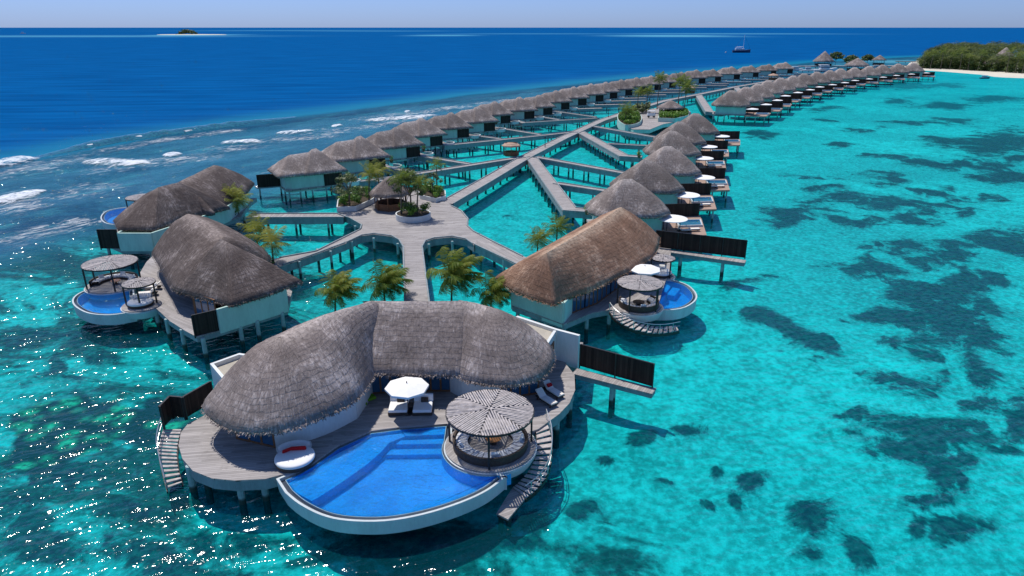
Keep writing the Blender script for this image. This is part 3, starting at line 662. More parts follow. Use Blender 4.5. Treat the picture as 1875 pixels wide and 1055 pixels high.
def round_daybed(label, c, z, r, red=True, group=None):
    t = thing('round_daybed', label, 'daybed', (c[0], c[1], z), group=group)
    m = MB(); m.lathe((c[0], c[1], z), [(r*0.92, 0.0), (r*0.97, 0.12), (r, 0.26), (r*0.97, 0.30)], 36); m.build('base', M['wicker'], t)
    m = MB(); m.lathe((c[0], c[1], z), [(r*0.95, 0.26), (r*0.985, 0.34), (r*0.97, 0.46), (r*0.90, 0.52), (r*0.5, 0.545), (0.01, 0.55)], 36); m.build('mattress', M['white'], t, smooth=True)
    m = MB(); m.lathe((c[0], c[1], z), [(r*0.86, 0.50), (r*1.0, 0.5), (r*1.02, 0.86), (r*0.93, 0.90), (r*0.86, 0.5)], 24, R(50), R(165)); m.build('backrest', M['white'], t, smooth=True)
    m = MB(); m.box((c[0]+0.1, c[1]+r*0.45, z+0.66), (r*0.75, 0.2, 0.36), 0.1, 0.6); m.box((c[0]-r*0.45, c[1]+r*0.3, z+0.64), (r*0.5, 0.18, 0.34), 0.7, 0.6)
    m.build('pillow', M['red'] if red else M['greycush'], t, bevel=0.06); return t
def octagon_parasol(label, c, z, r, h, group=None, n=8, base=True):
    t = thing('parasol', label, 'parasol', (c[0], c[1], z), group=group); a0 = 0.2
    m = MB(); top = m.v((c[0], c[1], z+h+r*0.20)); mid = []; rim = []; low = []
    for k in range(n):
        a = a0+2*math.pi*k/n; x, y = math.cos(a), math.sin(a)
        mid.append(m.v((c[0]+x*r*0.5, c[1]+y*r*0.5, z+h+r*0.115))); rim.append(m.v((c[0]+x*r, c[1]+y*r, z+h))); low.append(m.v((c[0]+x*r*0.995, c[1]+y*r*0.995, z+h-0.16)))
    for k in range(n):
        j = (k+1) % n; m.f([mid[k], mid[j], top]); m.f([rim[k], rim[j], mid[j], mid[k]]); m.f([low[k], low[j], rim[j], rim[k]])
    m.build('canopy', M['white'], t)
    m = MB(); m.tube([(c[0], c[1], z), (c[0], c[1], z+h+r*0.2+0.12)], 0.04, 8)
    for k in range(n):
        a = a0+2*math.pi*k/n; m.beam((c[0], c[1], z+h+r*0.16), (c[0]+math.cos(a)*r*0.97, c[1]+math.sin(a)*r*0.97, z+h-0.03), 0.03, 0.03)
    m.build('pole', M['wicker'], t)
    if base: m = MB(); m.lathe((c[0], c[1], z), [(0.38, 0), (0.38, 0.08), (0.06, 0.14)], 16); m.build('base', M['blackmetal'], t)
    return t
def make_lounger(label, mat='cream', group='sun loungers', pillow=None):
    t = thing('sun_lounger', label, 'sun lounger', group=group)
    m = MB(); m.box((0, 0, 0.26), (0.68, 1.95, 0.07))
    m.build('frame', M['wicker'], t, world=False)
    for sx in (-1, 1):
        for y in (-0.8, 0.75): q = MB(); q.box((sx*0.29, y, 0.115), (0.06, 0.06, 0.23)); q.build('leg', M['wicker'], t, world=False)
    m = MB(); m.box((0, -0.33, 0.35), (0.64, 1.26, 0.11)); m.build('mattress', M[mat], t, world=False, bevel=0.03)
    m = MB(); m.box((0, 0.66, 0.56), (0.64, 0.82, 0.11), 0, R(38)); m.build('backrest', M[mat], t, world=False, bevel=0.03)
    if pillow: m = MB(); m.box((0, 0.5, 0.62), (0.46, 0.30, 0.12), 0, R(38)); m.build('pillow', M[pillow], t, world=False, bevel=0.04)
    return t
def staircase(name, label, outer, inner, n, mat='slat', stringer=True, rail=True, tdepth=None):
    """curved open stair: outer/inner = list of (px,py,z) along the flight from top to bottom"""
    o = smooth_poly([P(*q) for q in outer], False, 8); i = smooth_poly([P(*q) for q in inner], False, 8)
    def at(L, t):
        x = t*(len(L)-1); k = min(int(x), len(L)-2); return L[k].lerp(L[k+1], x-k)
    t = thing(name, label, 'staircase', o[-1].lerp(i[-1], 0.5))
    for k in range(n):
        f0, f1 = k/n, (k+0.72)/n; z = at(o, f0).z
        a, b, c, d = at(o, f0), at(o, f1), at(i, f1), at(i, f0); m = MB()
        q = [m.v((p.x, p.y, zz)) for zz in (z-0.08, z) for p in (a, b, c, d)]
        area = (b.x-a.x)*(c.y-a.y)-(c.x-a.x)*(b.y-a.y)
        for fc in ((0, 1, 2, 3), (4, 7, 6, 5), (0, 4, 5, 1), (1, 5, 6, 2), (2, 6, 7, 3), (3, 7, 4, 0)): m.f([q[x] for x in fc])
        m.build('tread', M[mat], t)
    for L in (o, i):
        m = MB(); LL = [p+Vector((0, 0, -0.22)) for p in L]
        for p, q in zip(LL, LL[1:]): m.beam(p, q, 0.09, 0.26)
        m.build('stringer', M['blackmetal'], t)
    if rail:
        m = MB(); top = [p+Vector((0, 0, 0.95)) for p in o]
        m.tube(top, 0.035, 8); m.tube([p+Vector((0, 0, 0.5)) for p in o], 0.02, 6)
        for k in range(0, len(o), 6): m.tube([o[k]+Vector((0, 0, -0.2)), top[k]], 0.03, 6)
        m.build('handrail', M['rail'], t)
    return t
def pool(label, outline, z, wall_px_flat=None, depth=1.25, under=0.72, ledge=None, gutter=True, group=None):
    """bowl shaped pool: outline = closed world polygon of the water edge at height z"""
    poly = ccw([(p.x, p.y) for p in resample(outline, 0.5)]); n = len(poly); cx = sum(p[0] for p in poly)/n; cy = sum(p[1] for p in poly)/n
    t = thing('infinity_pool', label, 'pool', (cx, cy, z-depth), group=group)
    r1 = offset(poly, 0.05); r2 = offset(poly, 0.34); r3 = offset(poly, 0.50)
    def ring(mb, a, za, b, zb):
        A = [mb.v((x, y, za)) for x, y in a]; B = [mb.v((x, y, zb)) for x, y in b]
        for i in range(n): j = (i+1) % n; mb.f([A[i], A[j], B[j], B[i]])
    m = MB(); sc = lambda k: [(cx+(x-cx)*k, cy+(y-cy)*k) for x, y in poly]
    ring(m, r2, z+0.04, r3, z+0.04); ring(m, r1, z-0.01, r1, z-0.25); ring(m, poly, z-0.02, r1, z-0.01)
    ring(m, [(x, y) for x, y in r2], z-0.22, r2, z+0.04)
    r4 = offset(poly, 0.42); ring(m, r3, z+0.04, r3, z-0.10); ring(m, r3, z-0.10, r4, z-depth*0.72); ring(m, r4, z-depth*0.72, sc(0.93), z-depth*0.9); ring(m, sc(0.93), z-depth*0.9, sc(under), z-depth)
    m.f([m.v((x, y, z-depth)) for x, y in sc(under)][::-1]); m.build('basin', M['poolwall'], t, smooth=False)
    m = MB(); ring(m, r1, z-0.2, r2, z-0.2); m.build('overflow_gutter', M['gutter'], t)
    m = MB(); zb = z-depth*0.62; ins = offset(poly, -0.03)
    m.f([m.v((x, y, zb)) for x, y in ins]); ring(m, ins, zb, ins, z-0.015); m.build('pool_floor', M['pool'], t)
    if ledge:
        for lp, zl in ledge:
            m = MB(); m.prism([(p.x, p.y) for p in lp], zb+0.004, z-zl, bottom=False); m.build('pool_ledge', M['pool'], t)
    m = MB(); m.f([m.v((x, y, z)) for x, y in offset(poly, 0.03)]); m.build('pool_water', M['poolwater'], t); return t
def frond(mb, base, az, el, L, droop, wind=(0, 0), n=9, leaf=0.30, tone=0.5, tw=0.0, den=2):
    """feather palm leaf: thin rachis with drooping leaflets on both sides"""
    base = Vector(base); d = Vector((math.cos(az)*math.cos(el), math.sin(az)*math.cos(el), math.sin(el))); pts = [base]; p = base.copy()
    for i in range(n):
        t = (i+1)/n; dd = d + Vector((wind[0], wind[1], 0))*t*1.1 + Vector((0, 0, -droop*t*t)); dd.normalize(); p = p+dd*(L/n); pts.append(p.copy())
    for i in range(n):
        mb.tone = tone; a, b = pts[i], pts[i+1]; dd = (b-a).normalized(); sd_ = dd.cross(Vector((0, 0, 1)))
        sd_ = sd_.normalized() if sd_.length > 1e-3 else Vector((1, 0, 0)); w = 0.035*(1-i/n)+0.01
        mb.quad(a-sd_*w, a+sd_*w, b+sd_*w*0.8, b-sd_*w*0.8)
        for j in range(den):
            q = a.lerp(b, (j+0.5)/den); t = (i+(j+0.5)/den)/n; ll = L*leaf*(0.35+1.1*math.sin(math.pi*min(1, t*0.86+0.12)))*random.uniform(0.85, 1.1)
            if t < 0.12: continue
            for sgn in (-1, 1):
                dir_ = (sd_*sgn*0.85 + dd*0.55 + Vector((wind[0]*0.8, wind[1]*0.8, -0.28-0.5*random.random()*droop))).normalized()
                wv = dd*(0.055*L/2.5); mb.tone = max(0, min(1, tone+random.uniform(-0.18, 0.18)))
                m_ = q+dir_*ll*0.55; e = q+dir_*ll+Vector((0, 0, -0.10*ll))
                mb.f([mb.v(q-wv*0.5), mb.v(q+wv*0.5), mb.v(m_+wv*0.6), mb.v(e), mb.v(m_-wv*0.6)])
def palm_tree(label, base, h, L=2.6, nf=20, lean=(0, 0), wind=(0, 0), mat='palm', group='palm trees', rt=0.13, local=False, den=2, tonebias=0.0):
    t = thing('palm_tree', label, 'palm tree', base, group=group); b = Vector((0, 0, 0)) if local else Vector(base)
    m = MB(); pts = [b+Vector((lean[0]*(k/8)**1.6, lean[1]*(k/8)**1.6, h*k/8 - (0.3 if k == 0 else 0))) for k in range(9)]
    m.tube(pts, [rt*(1.5-0.9*min(1, k/2.5)) if k < 2 else rt*(1.0-0.35*k/8) for k in range(9)], 8); m.build('trunk', M['bark'], t, world=not local, smooth=True)
    m = MB(); top = pts[-1]
    for k in range(nf):
        az = k*2.399+random.uniform(-0.2, 0.2); f = k/nf; el = R(82-112*f+random.uniform(-8, 8))
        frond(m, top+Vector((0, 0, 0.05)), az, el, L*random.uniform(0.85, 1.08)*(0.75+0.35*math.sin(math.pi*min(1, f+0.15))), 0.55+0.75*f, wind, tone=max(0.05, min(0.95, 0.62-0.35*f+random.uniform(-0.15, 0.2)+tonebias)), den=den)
    for k in range(5):
        a = k*1.25; m.tone = 0.9; 
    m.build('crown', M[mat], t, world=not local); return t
def leaf_clump(mb, c, r, n, size, flat=0.8, tone=0.5):
    c = Vector(c)
    for _ in range(n):
        d = Vector((random.gauss(0, 1), random.gauss(0, 1), random.gauss(0, 1))).normalized(); k = random.random()**0.4
        p = c + Vector((d.x*r*k, d.y*r*k, d.z*r*k*flat)); nn = (d+Vector((random.uniform(-.7, .7), random.uniform(-.7, .7), random.uniform(-.2, .9)))).normalized()
        a = nn.cross(Vector((0, 0, 1))); a = a.normalized() if a.length > 1e-3 else Vector((1, 0, 0)); b = nn.cross(a); s_ = size*random.uniform(0.6, 1.25)
        ca, sa = math.cos(random.random()*3), math.sin(random.random()*3); a, b = a*ca+b*sa, b*ca-a*sa
        mb.tone = max(0, min(1, tone + random.uniform(-.25, .25)))
        mb.f([mb.v(p-a*s_), mb.v(p-b*s_*0.45), mb.v(p+a*s_), mb.v(p+b*s_*0.45)])
def shrub_bed(name, label, outline, z, h, mat='leaf', dens=9, size=0.16, group=None, cat='shrub'):
    """clipped, uneven planting filling an outline"""
    poly = ccw([(p[0], p[1]) for p in outline]); cx = sum(p[0] for p in poly)/len(poly); cy = sum(p[1] for p in poly)/len(poly)
    t = thing(name, label, cat, (cx, cy, z), group=group); m = MB()
    xs = [p[0] for p in poly]; ys = [p[1] for p in poly]
    def inside(x, y): 
        return all((poly[(i+1) % len(poly)][0]-poly[i][0])*(y-poly[i][1])-(poly[(i+1) % len(poly)][1]-poly[i][1])*(x-poly[i][0]) > 0 for i in range(len(poly)))
    area = abs(sum(poly[i][0]*poly[(i+1) % len(poly)][1]-poly[(i+1) % len(poly)][0]*poly[i][1] for i in range(len(poly))))/2
    k = 0; target = max(5, int(area*1.5)); tries = 0
    while k < target and tries < 5000:
        tries += 1; x, y = random.uniform(min(xs), max(xs)), random.uniform(min(ys), max(ys))
        if not inside(x, y): continue
        k += 1; r = random.uniform(0.4, 0.62)*min(1, h); leaf_clump(m, (x, y, z+h*random.uniform(0.35, 0.72)), r, int(dens*11*r), size, 0.9, random.uniform(0.25, 0.8))
    m.build('foliage', M[mat], t)
    s_ = MB()
    for _ in range(6):
        x, y = cx+random.uniform(-.5, .5), cy+random.uniform(-.5, .5); s_.tube([(x, y, z-0.05), (x+random.uniform(-.2, .2), y+random.uniform(-.2, .2), z+h*0.6)], [0.05, 0.02], 5)
    s_.build('stem', M['bark'], t); return t
def leafy_tree(label, base, h, r, mat='leafolive', clumps=16, group=None, n=70, size=0.2):
    b = Vector(base); t = thing('leafy_tree', label, 'tree', base, group=group); m = MB(); fol = MB()
    m.tube([b+Vector((0, 0, -0.2)), b+Vector((0.1, 0, h*0.3)), b+Vector((0, 0.1, h*0.55))], [0.16, 0.12, 0.08], 7)
    for k in range(clumps):
        a = k*2.4; rr = r*math.sqrt((k+0.5)/clumps)*random.uniform(0.75, 1.05); z = h*(0.95-0.52*(rr/r)**1.5*random.uniform(0.4, 1.4)); c = b+Vector((math.cos(a)*rr, math.sin(a)*rr, z))
        m.tube([b+Vector((0, 0.05, h*random.uniform(0.35, 0.5))), c], [0.06, 0.02], 5, False); leaf_clump(fol, c, r*random.uniform(0.24, 0.38), n, size, 0.7, random.uniform(0.2, 0.8))
    m.build('trunk', M['bark'], t, smooth=True); fol.build('crown', M[mat], t); return t
def round_planter(label, poly, z, h, wallmat='plaster', group=None, name='planter', low=None):
    c = sum((Vector((p[0], p[1], 0)) for p in poly), Vector())/len(poly); t = thing(name, label, 'planter', (c.x, c.y, z), group=group)
    m = MB(); m.wall(poly, low if low is not None else z, z+h, 0.16, True); m.build('planter_wall', M[wallmat], t)
    m = MB(); m.prism(poly, z+h-0.3, z+h-0.16); m.build('soil', M['soil'], t); return t
def circle(c, r, n=28, sx=1.0): return [Vector((c[0]+math.cos(2*math.pi*k/n)*r*sx, c[1]+math.sin(2*math.pi*k/n)*r, 0)) for k in range(n)]
_walk = [0]
def boardwalk(name, label, poly, ang, group='boardwalks', piles=None, skirt=1.0, kerb=None, z=DZ, cat='boardwalk', fasc='fascia', dmat=None):
    """timber walkway from a plan polygon: planked deck, fascia below the edge, kerbs, concrete piles"""
    _walk[0] += 1; z = z - 0.004*_walk[0]
    poly = ccw([(p[0], p[1]) for p in poly]); cx = sum(p[0] for p in poly)/len(poly); cy = sum(p[1] for p in poly)/len(poly)
    t = thing(name, label, cat, (cx, cy, z), group=group)
    key = 'deck%d' % (round(math.degrees(ang)/6)*6)
    if dmat is None:
        if key not in M: M[key] = mat_deck('deck_planks', R(round(math.degrees(ang)/6)*6))
        dmat = key
    m = MB(); m.prism(poly, z-0.12, z); m.build('deck', M[dmat], t)
    m = MB(); m.wall([Vector((x, y, 0)) for x, y in offset(poly, -0.10)], z-skirt, z-0.10, 0.12, True); m.build('fascia', M[fasc], t)
    if kerb:
        for line in kerb:
            m = MB()
            for a, b in zip(line, line[1:]): m.beam(Vector((a[0], a[1], z+0.07)), Vector((b[0], b[1], z+0.07)), 0.16, 0.14)
            m.build('kerb', M['fascia'], t)
    for p in (piles or []): pile(t, p, z-0.12)
    return t
def strip(center, w):
    """polygon, side lines, pile points of a walkway along a centre line"""
    pts = [Vector((p[0], p[1], 0)) for p in center]; n = len(pts); L, Rr = [], []
    for i, p in enumerate(pts):
        d0 = (p-pts[i-1]).normalized() if i else (pts[1]-p).normalized(); d1 = (pts[i+1]-p).normalized() if i < n-1 else d0
        n0 = Vector((-d0.y, d0.x, 0)); n1 = Vector((-d1.y, d1.x, 0)); m = (n0+n1).normalized(); k = w/2/max(0.5, m.dot(n0)); L.append(p+m*k); Rr.append(p-m*k)
    piles = []
    for a, b in zip(pts, pts[1:]):
        d = b-a; m = max(1, int(d.length/4.2)); nn = Vector((-d.y, d.x, 0)).normalized()*(w/2-0.28)
        for k in range(m):
            q = a+d*((k+0.5)/m); piles += [q+nn, q-nn]
    return L+Rr[::-1], [[p*1 for p in L], [p*1 for p in Rr]], piles
def jetty(name, label, px, w, skirt=0.9, group='jetties to the huts', cat='jetty', kerbs=True, every=1, z=DZ):
    c = [P(x, y, z) for x, y in px]; poly, sides, piles = strip(c, w); d = c[-1]-c[0]
    k = [[a+(sum((Vector((p[0], p[1], 0)) for p in poly), Vector())/len(poly)-a)*0.0 for a in s_] for s_ in sides]
    inner = strip(c, w-0.22)[1]
    return boardwalk(name, label, poly, math.atan2(d.y, d.x)+math.pi/2, group, piles[::every], skirt, inner if kerbs else None, z, cat)
# ------------------------------------------------------------------ front villa
def world2(pts, z): return [P(x, y, z) for x, y in pts]
def V3(x, y, z=0.0): return Vector((x, y, z))
c0 = V3(-8, 48, DZ)
villa = thing('thatched_villa', 'large horseshoe shaped grey thatched villa in front, with curved white walls', 'villa', c0, group='large thatched villas')
rf = MB()
EZ = 4.5
left_out = smooth_poly(world2([(700, 668), (655, 727), (600, 757), (540, 781), (480, 791), (425, 786), (388, 766), (372, 738)], EZ) + [V3(-21.0, 45.5, EZ), V3(-19.0, 49.0, EZ), V3(-15.6, 52.0, EZ), V3(-11.5, 53.8, EZ), V3(-8.2, 51.5, EZ)], True, 4)
thatch(rf, left_out, [V3(-11.2, 50.2, 8.7), V3(-14.0, 47.2, 8.8), V3(-16.6, 44.6, 8.2)], 0.85, 12, fringe=0.07, tuft=9)
mid_out = [P(672, 682, EZ+0.1), P(760, 684, EZ+0.1), P(850, 686, EZ+0.1), V3(-3.2, 55.4, EZ+.1), V3(-12.0, 55.4, EZ+.1)]
thatch(rf, mid_out, [V3(-12.6, 50.6, 8.55), V3(-3.6, 50.6, 8.55)], 0.3, 11, fringe=0.07, tuft=9)
right_out = smooth_poly(world2([(824, 676), (850, 693), (890, 702), (940, 704), (985, 693), (1008, 674), (1015, 652)], EZ) + [V3(3.0, 51.6, EZ), V3(0.8, 54.2, EZ), V3(-2.6, 55.4, EZ), V3(-6.0, 54.0, EZ), V3(-6.6, 50.0, EZ)], True, 4)
thatch(rf, right_out, [V3(-4.2, 50.7, 8.6), V3(-2.0, 49.9, 8.35)], 0.55, 12, fringe=0.07, tuft=9)
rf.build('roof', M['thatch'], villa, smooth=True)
deck_px = [(372, 762), (345, 775), (331, 792), (327, 816), (334, 840), (353, 862), (388, 876), (430, 880), (486, 877), (520, 868), (548, 862), (576, 846), (618, 816), (680, 789), (735, 782), (819, 776), (850, 800), (940, 800), (985, 786), (1006, 771), (1024, 758), (1043, 738), (1053, 714), (1052, 686), (1034, 664), (1062, 664)]
deck_w = world2(deck_px, DZ) + [V3(6.5, 56.5), V3(-4, 59.5), V3(-13, 58.5), V3(-20, 53.5), V3(-22.5, 47)]
d = MB(); d.prism(deck_w, DZ-0.12, DZ); d.build('deck', M['deckA'], villa)
d = MB(); d.wall([V3(x, y) for x, y in offset(ccw([(p.x, p.y) for p in deck_w]), -0.12)], DZ-0.85, DZ-0.1, 0.14, True); d.build('fascia', M['fascia'], villa)
for px, py in [(345, 850), (436, 872), (372, 845), (480, 866), (1020, 750), (1044, 715), (990, 775), (540, 850)]: pile(villa, P(px, py, DZ), DZ-0.12, 0.22)
for x, y in [(-20, 45), (-20, 51), (-13, 55), (-6, 57), (1, 57), (5.5, 54), (4.2, 50)]: pile(villa, (x, y), DZ-0.12, 0.22)
# walls
def vwall(pts, zt=4.3, th=0.25, k=4):
    w_ = MB(); w_.wall(smooth_poly(pts, False, k), DZ, zt, th); w_.build('wall', M['plaster'], villa)
vwall(world2([(505, 819), (556, 808), (606, 790), (652, 766)], DZ))
vwall(world2([(652, 766), (668, 742), (680, 722)], DZ), 4.5)
vwall([P(436, 800, DZ), V3(-19.2, 42.5), V3(-19.0, 46.5), V3(-16.5, 50.0), V3(-12, 52.6), V3(-3, 53.6), V3(1.2, 52.2), V3(2.2, 49.3)])
vwall(world2([(826, 716), (848, 726), (880, 731), (918, 731)], DZ))
window(villa, P(436, 803, DZ), P(505, 819, DZ), DZ+0.02, 4.25, 3)
window(villa, P(680, 721, DZ), P(752, 716, DZ), DZ+0.02, 4.35, 4); window(villa, P(753, 716, DZ), P(826, 716, DZ), DZ+0.02, 4.35, 4)
window(villa, P(918, 731, DZ), P(985, 720, DZ), DZ+0.02, 4.35, 4)
# flat roofed bathroom court at the back right and white end wall
ct = MB(); p0, p1, p2 = P(1058, 667, DZ), P(1021, 656, DZ), V3(1.6, 62.0)
top = [P(1061, 614, 4.9), P(1019, 603, 4.9), P(946, 579, 4.9)]
ct.wall([V3(p.x, p.y) for p in top], DZ-0.3, 4.9, 0.28); ct.wall([V3(top[1].x-0.14, top[1].y-0.16), V3(top[1].x-1.2, top[1].y-3.4)], DZ, 4.86, 0.24)
ct.build('court_wall', M['plaster'], villa)
ct = MB(); q = [V3(top[1].x-.15, top[1].y+.1), V3(top[2].x, top[2].y-.1), V3(-3.0, 57.5), V3(0.5, 52.0), V3(top[1].x-1.2, top[1].y-3.2)]
ct.prism(q, 4.42, 4.62); ct.build('flat_roof', M['slab'], villa)
dr = MB(); a = V3(top[1].x-0.40, top[1].y-1.0); b = V3(top[1].x-0.85, top[1].y-2.4); dr.wall([a+V3(.13, -.04), b+V3(.13, -.04)], DZ+0.02, 4.3, 0.1); dr.build('door', M['brownwood'], villa)
ct = MB(); q = [P(388, 667, 4.5), P(438, 649, 4.5), P(480, 655, 4.5), P(420, 705, 4.5)]
ct.wall(q, DZ-0.2, 4.55, 0.24, True); ct.build('rear_court_wall', M['plaster'], villa)
ct = MB(); ct.prism(q, 4.05, 4.2, inset=0.14); ct.build('rear_flat_roof', M['slab'], villa)

# front pool
pw = world2([(524, 879), (548, 869), (576, 853), (620, 822), (680, 794), (735, 787), (816, 781)], 1.98)
pc = P(898, 815, DZ); PR = 3.12
arc = [V3(pc.x+math.cos(R(a))*(PR+0.25), pc.y+math.sin(R(a))*(PR+0.25), 0) for a in range(168, 302, 9)]
rim = world2([(918, 866), (884, 892), (836, 914), (771, 934), (705, 945), (640, 944), (598, 935), (560, 916), (536, 897)], 1.98); rim = smooth_poly(rim, False, 4)
led = [(world2([(527, 878), (548, 870), (576, 855), (620, 824), (680, 796), (736, 789), (745, 793), (712, 806), (698, 822), (672, 845), (630, 875), (585, 904), (570, 912), (540, 896)], 1.98), 0.22),
       (world2([(738, 789), (815, 783), (815, 793), (742, 796)], 1.98), 0.10), (world2([(733, 800), (815, 797), (818, 806), (724, 807)], 1.98), 0.30), (world2([(716, 812), (820, 810), (824, 820), (706, 822)], 1.98), 0.5)]
pool('large fan shaped blue infinity pool in front of the nearest villa', pw + arc + rim, 1.98, depth=1.35, under=0.86, ledge=led, group='curved infinity pools')
# pergola, its terrace, sofa and table
tp = pergola('large round slatted pergola beside the front pool', (pc.x, pc.y), DZ+0.05, 2.95, 2.62, (8, 172, 270, 80), group='round slatted pergolas')
round_terrace(tp, (pc.x, pc.y), DZ+0.05, PR, 'deckB')
ring_sofa('pale grey ring sofa under the big front pergola', (pc.x, pc.y), DZ+0.05, 2.45, R(150), R(410), group='ring sofas')
round_table('round copper fire table inside the front ring sofa', (pc.x+0.2, pc.y+0.1), DZ+0.05, 0.55, 0.5, group='fire tables')
staircase('curved_staircase', 'curved timber staircase winding round the front pergola down to a landing', [(1000, 770, 2.0), (1009, 800, 1.8), (1010, 835, 1.5), (1003, 866, 1.1), (985, 893, 0.75), (962, 912, 0.55)], [(980, 782, 2.0), (983, 806, 1.8), (980, 836, 1.5), (970, 860, 1.1), (952, 882, 0.75), (938, 893, 0.55)], 15)
lp = world2([(938, 893), (962, 912), (930, 951), (909, 940)], 0.5)
ld = boardwalk('landing_platform', 'low timber landing at the foot of the front curved staircase', lp, R(30), None, [lp[2]*0.85+lp[0]*0.15, lp[3]*0.85+lp[1]*0.15], 0.3, None, 0.5, 'landing', 'blackmetal')
staircase('side_staircase', 'short dark staircase at the left tip of the front deck', [(299, 786, 2.0), (293, 808, 1.75), (291, 832, 1.4), (297, 862, 0.9), (306, 897, 0.3)], [(332, 786, 2.0), (326, 810, 1.75), (324, 834, 1.4), (327, 860, 0.9), (334, 886, 0.3)], 15)
dark_fence('screen_fence', 'zigzag dark timber screen at the left end of the front deck', world2([(299, 784), (318, 764), (341, 766), (391, 736)], DZ), DZ, 1.75, 1.6)
jt = [(1052, 679), (1198, 716)]
jetty('screen_jetty', 'narrow jetty with dark screen right of the front villa', jt, 1.05, 0.45, None, 'jetty', False)
dark_fence('screen_fence', 'long dark timber screen on the jetty right of the front villa', world2([(1062, 671), (1195, 709)], DZ), DZ, 2.05, 2.2)
# furniture on the front deck
uc = P(748, 757, DZ); octagon_parasol('white octagonal parasol between two white armchairs on the front deck', (uc.x, uc.y), DZ, 1.62, 2.25, group='octagonal parasols')
def armchair(label, c, rz):
    t = thing('lounge_armchair', label, 'armchair', c, rz, 'white lounge armchairs'); 
    m = MB(); m.box((0, 0, 0.18), (1.45, 1.6, 0.24)); m.build('base', M['wicker'], t, world=False)
    m = MB(); m.box((0, -0.1, 0.41), (1.4, 1.45, 0.24)); m.build('seat_cushion', M['white'], t, world=False, bevel=0.06)
    m = MB(); m.box((0, 0.72, 0.72), (1.45, 0.3, 0.62), 0, R(-8)); m.build('backrest', M['white'], t, world=False, bevel=0.06)
    m = MB(); m.box((0.1, 0.45, 0.68), (0.55, 0.16, 0.4), 0, R(-18)); m.build('pillow', M['wicker'], t, world=False, bevel=0.05); return t
for px, lab in ((731, 'left white lounge armchair under the octagonal parasol'), (775, 'right white lounge armchair under the octagonal parasol')):
    c = P(px, 752, DZ); armchair(lab, c, R(2))
c = P(752, 757, DZ); t = thing('side_table', 'dark side table between the two white armchairs', 'side table', c)
m = MB(); m.box(c+V3(0, .45, .45), (0.42, 0.6, 0.06)); m.build('table_top', M['wicker'], t); m = MB(); m.box(c+V3(0, .45, .21), (0.3, 0.42, 0.42)); m.build('table_base', M['blackmetal'], t)
for (a, b), lab, mat_, pil in ((((984, 727), (1017, 748)), 'white sun lounger nearer the pergola on the front deck', 'cream', None), (((997, 712), (1030, 733)), 'white sun lounger with red cushion on the front deck edge', 'cream', 'red')):
    A, B = P(*a, DZ), P(*b, DZ); d_ = (A-B); l = make_lounger(lab, mat_, 'sun loungers on the front deck', pil); l.location = (A+B)/2; l.rotation_euler[2] = math.atan2(d_.y, d_.x)-math.pi/2
c = P(541, 846, DZ); round_daybed('round white daybed with red pillows beside the front pool', (c.x, c.y), DZ, 1.32, True, group='round daybeds')
for px, py, lab in ((655, 744, 'green floor cushion nearer the camera on the shaded front deck'), (672, 733, 'green floor cushion farther back on the shaded front deck')):
    c = P(px, py, DZ); t = thing('floor_cushion', lab, 'cushion', c, group='green floor cushions'); m = MB(); m.box((0, 0, 0.16), (1.3, 0.75, 0.2), R(38)); m.build('pad', M['green'], t, world=False, bevel=0.06)
    m = MB(); m.box((-.35, -.2, 0.34), (0.4, 0.5, 0.14), R(38)); m.build('head_pad', M['green'], t, world=False, bevel=0.05)

# ------------------------------------------------------------------ left villa (near) and its terrace
va = thing('thatched_villa', 'dark grey villa with two roof lobes, left of centre behind the front villa', 'villa', V3(-31, 68, DZ), group='large thatched villas')
rf = MB()
l2 = [P(424, 559, 4.5), P(492, 538, 4.5), P(554, 515, 4.5), V3(-26.0, 70.2, 4.5), V3(-30.0, 73.0, 4.5), V3(-34.0, 68, 4.5), P(325, 533, 4.5), P(372, 545, 4.5)]
thatch(rf, l2, [V3(-29.6, 66.6, 8.9), V3(-28.8, 66.0, 8.7)], 0.2, 11, fringe=0.1, tuft=5)
l1 = smooth_poly([P(330, 535, 4.5), P(303, 505, 4.5), P(287, 480, 4.5), P(279, 460, 4.5), V3(-42.6, 80, 4.5), V3(-40, 84, 4.5), V3(-35, 83, 4.5), V3(-30, 78, 4.5), V3(-27, 72, 4.5), V3(-29, 66, 4.5)], True, 3)
thatch(rf, l1, [V3(-30.5, 69.5, 8.3), V3(-35.0, 74.5, 8.7), V3(-38.2, 78.2, 8.5)], 0.6, 11, fringe=0.1, tuft=5)
rf.build('roof', M['thatch_dark'], va, smooth=True)
dk = world2([(286, 462), (268, 480), (256, 500), (262, 525), (284, 563), (311, 588), (338, 605), (360, 617), (407, 604), (527, 566)], DZ) + [V3(-24.0, 69.5), V3(-28, 74), V3(-34, 82), V3(-41, 84)]
m = MB(); m.prism(dk, DZ-0.12, DZ); m.build('deck', M['deckC'], va)
m = MB(); m.wall([V3(x, y) for x, y in offset(ccw([(p.x, p.y) for p in dk]), -0.1)], DZ-0.6, DZ-0.1, 0.12, True); m.build('fascia', M['fascia'], va)
m = MB(); m.wall([P(403, 606, DZ), P(527, 566, DZ)], DZ-0.25, 4.32, 0.25); m.build('end_wall', M['mint_bounce'], va)
m = MB(); m.wall([P(527, 566, DZ), V3(-26.2, 69.0), V3(-30, 72), V3(-36, 81), V3(-39.8, 81), V3(-40, 77), V3(-34.5, 70.5)], DZ, 4.35, 0.25); m.build('wall', M['mint_bounce'], va)
window(va, V3(-33.8, 69.4), P(360, 575, DZ), DZ+.02, 4.3, 5); window(va, P(362, 576, DZ), P(400, 592, DZ), DZ+.02, 4.6, 3)
for px, py in [(371, 617), (332, 601), (304, 582), (439, 594), (516, 570), (284, 563), (470, 585)]: pile(va, P(px, py, DZ), DZ-0.12, 0.2)
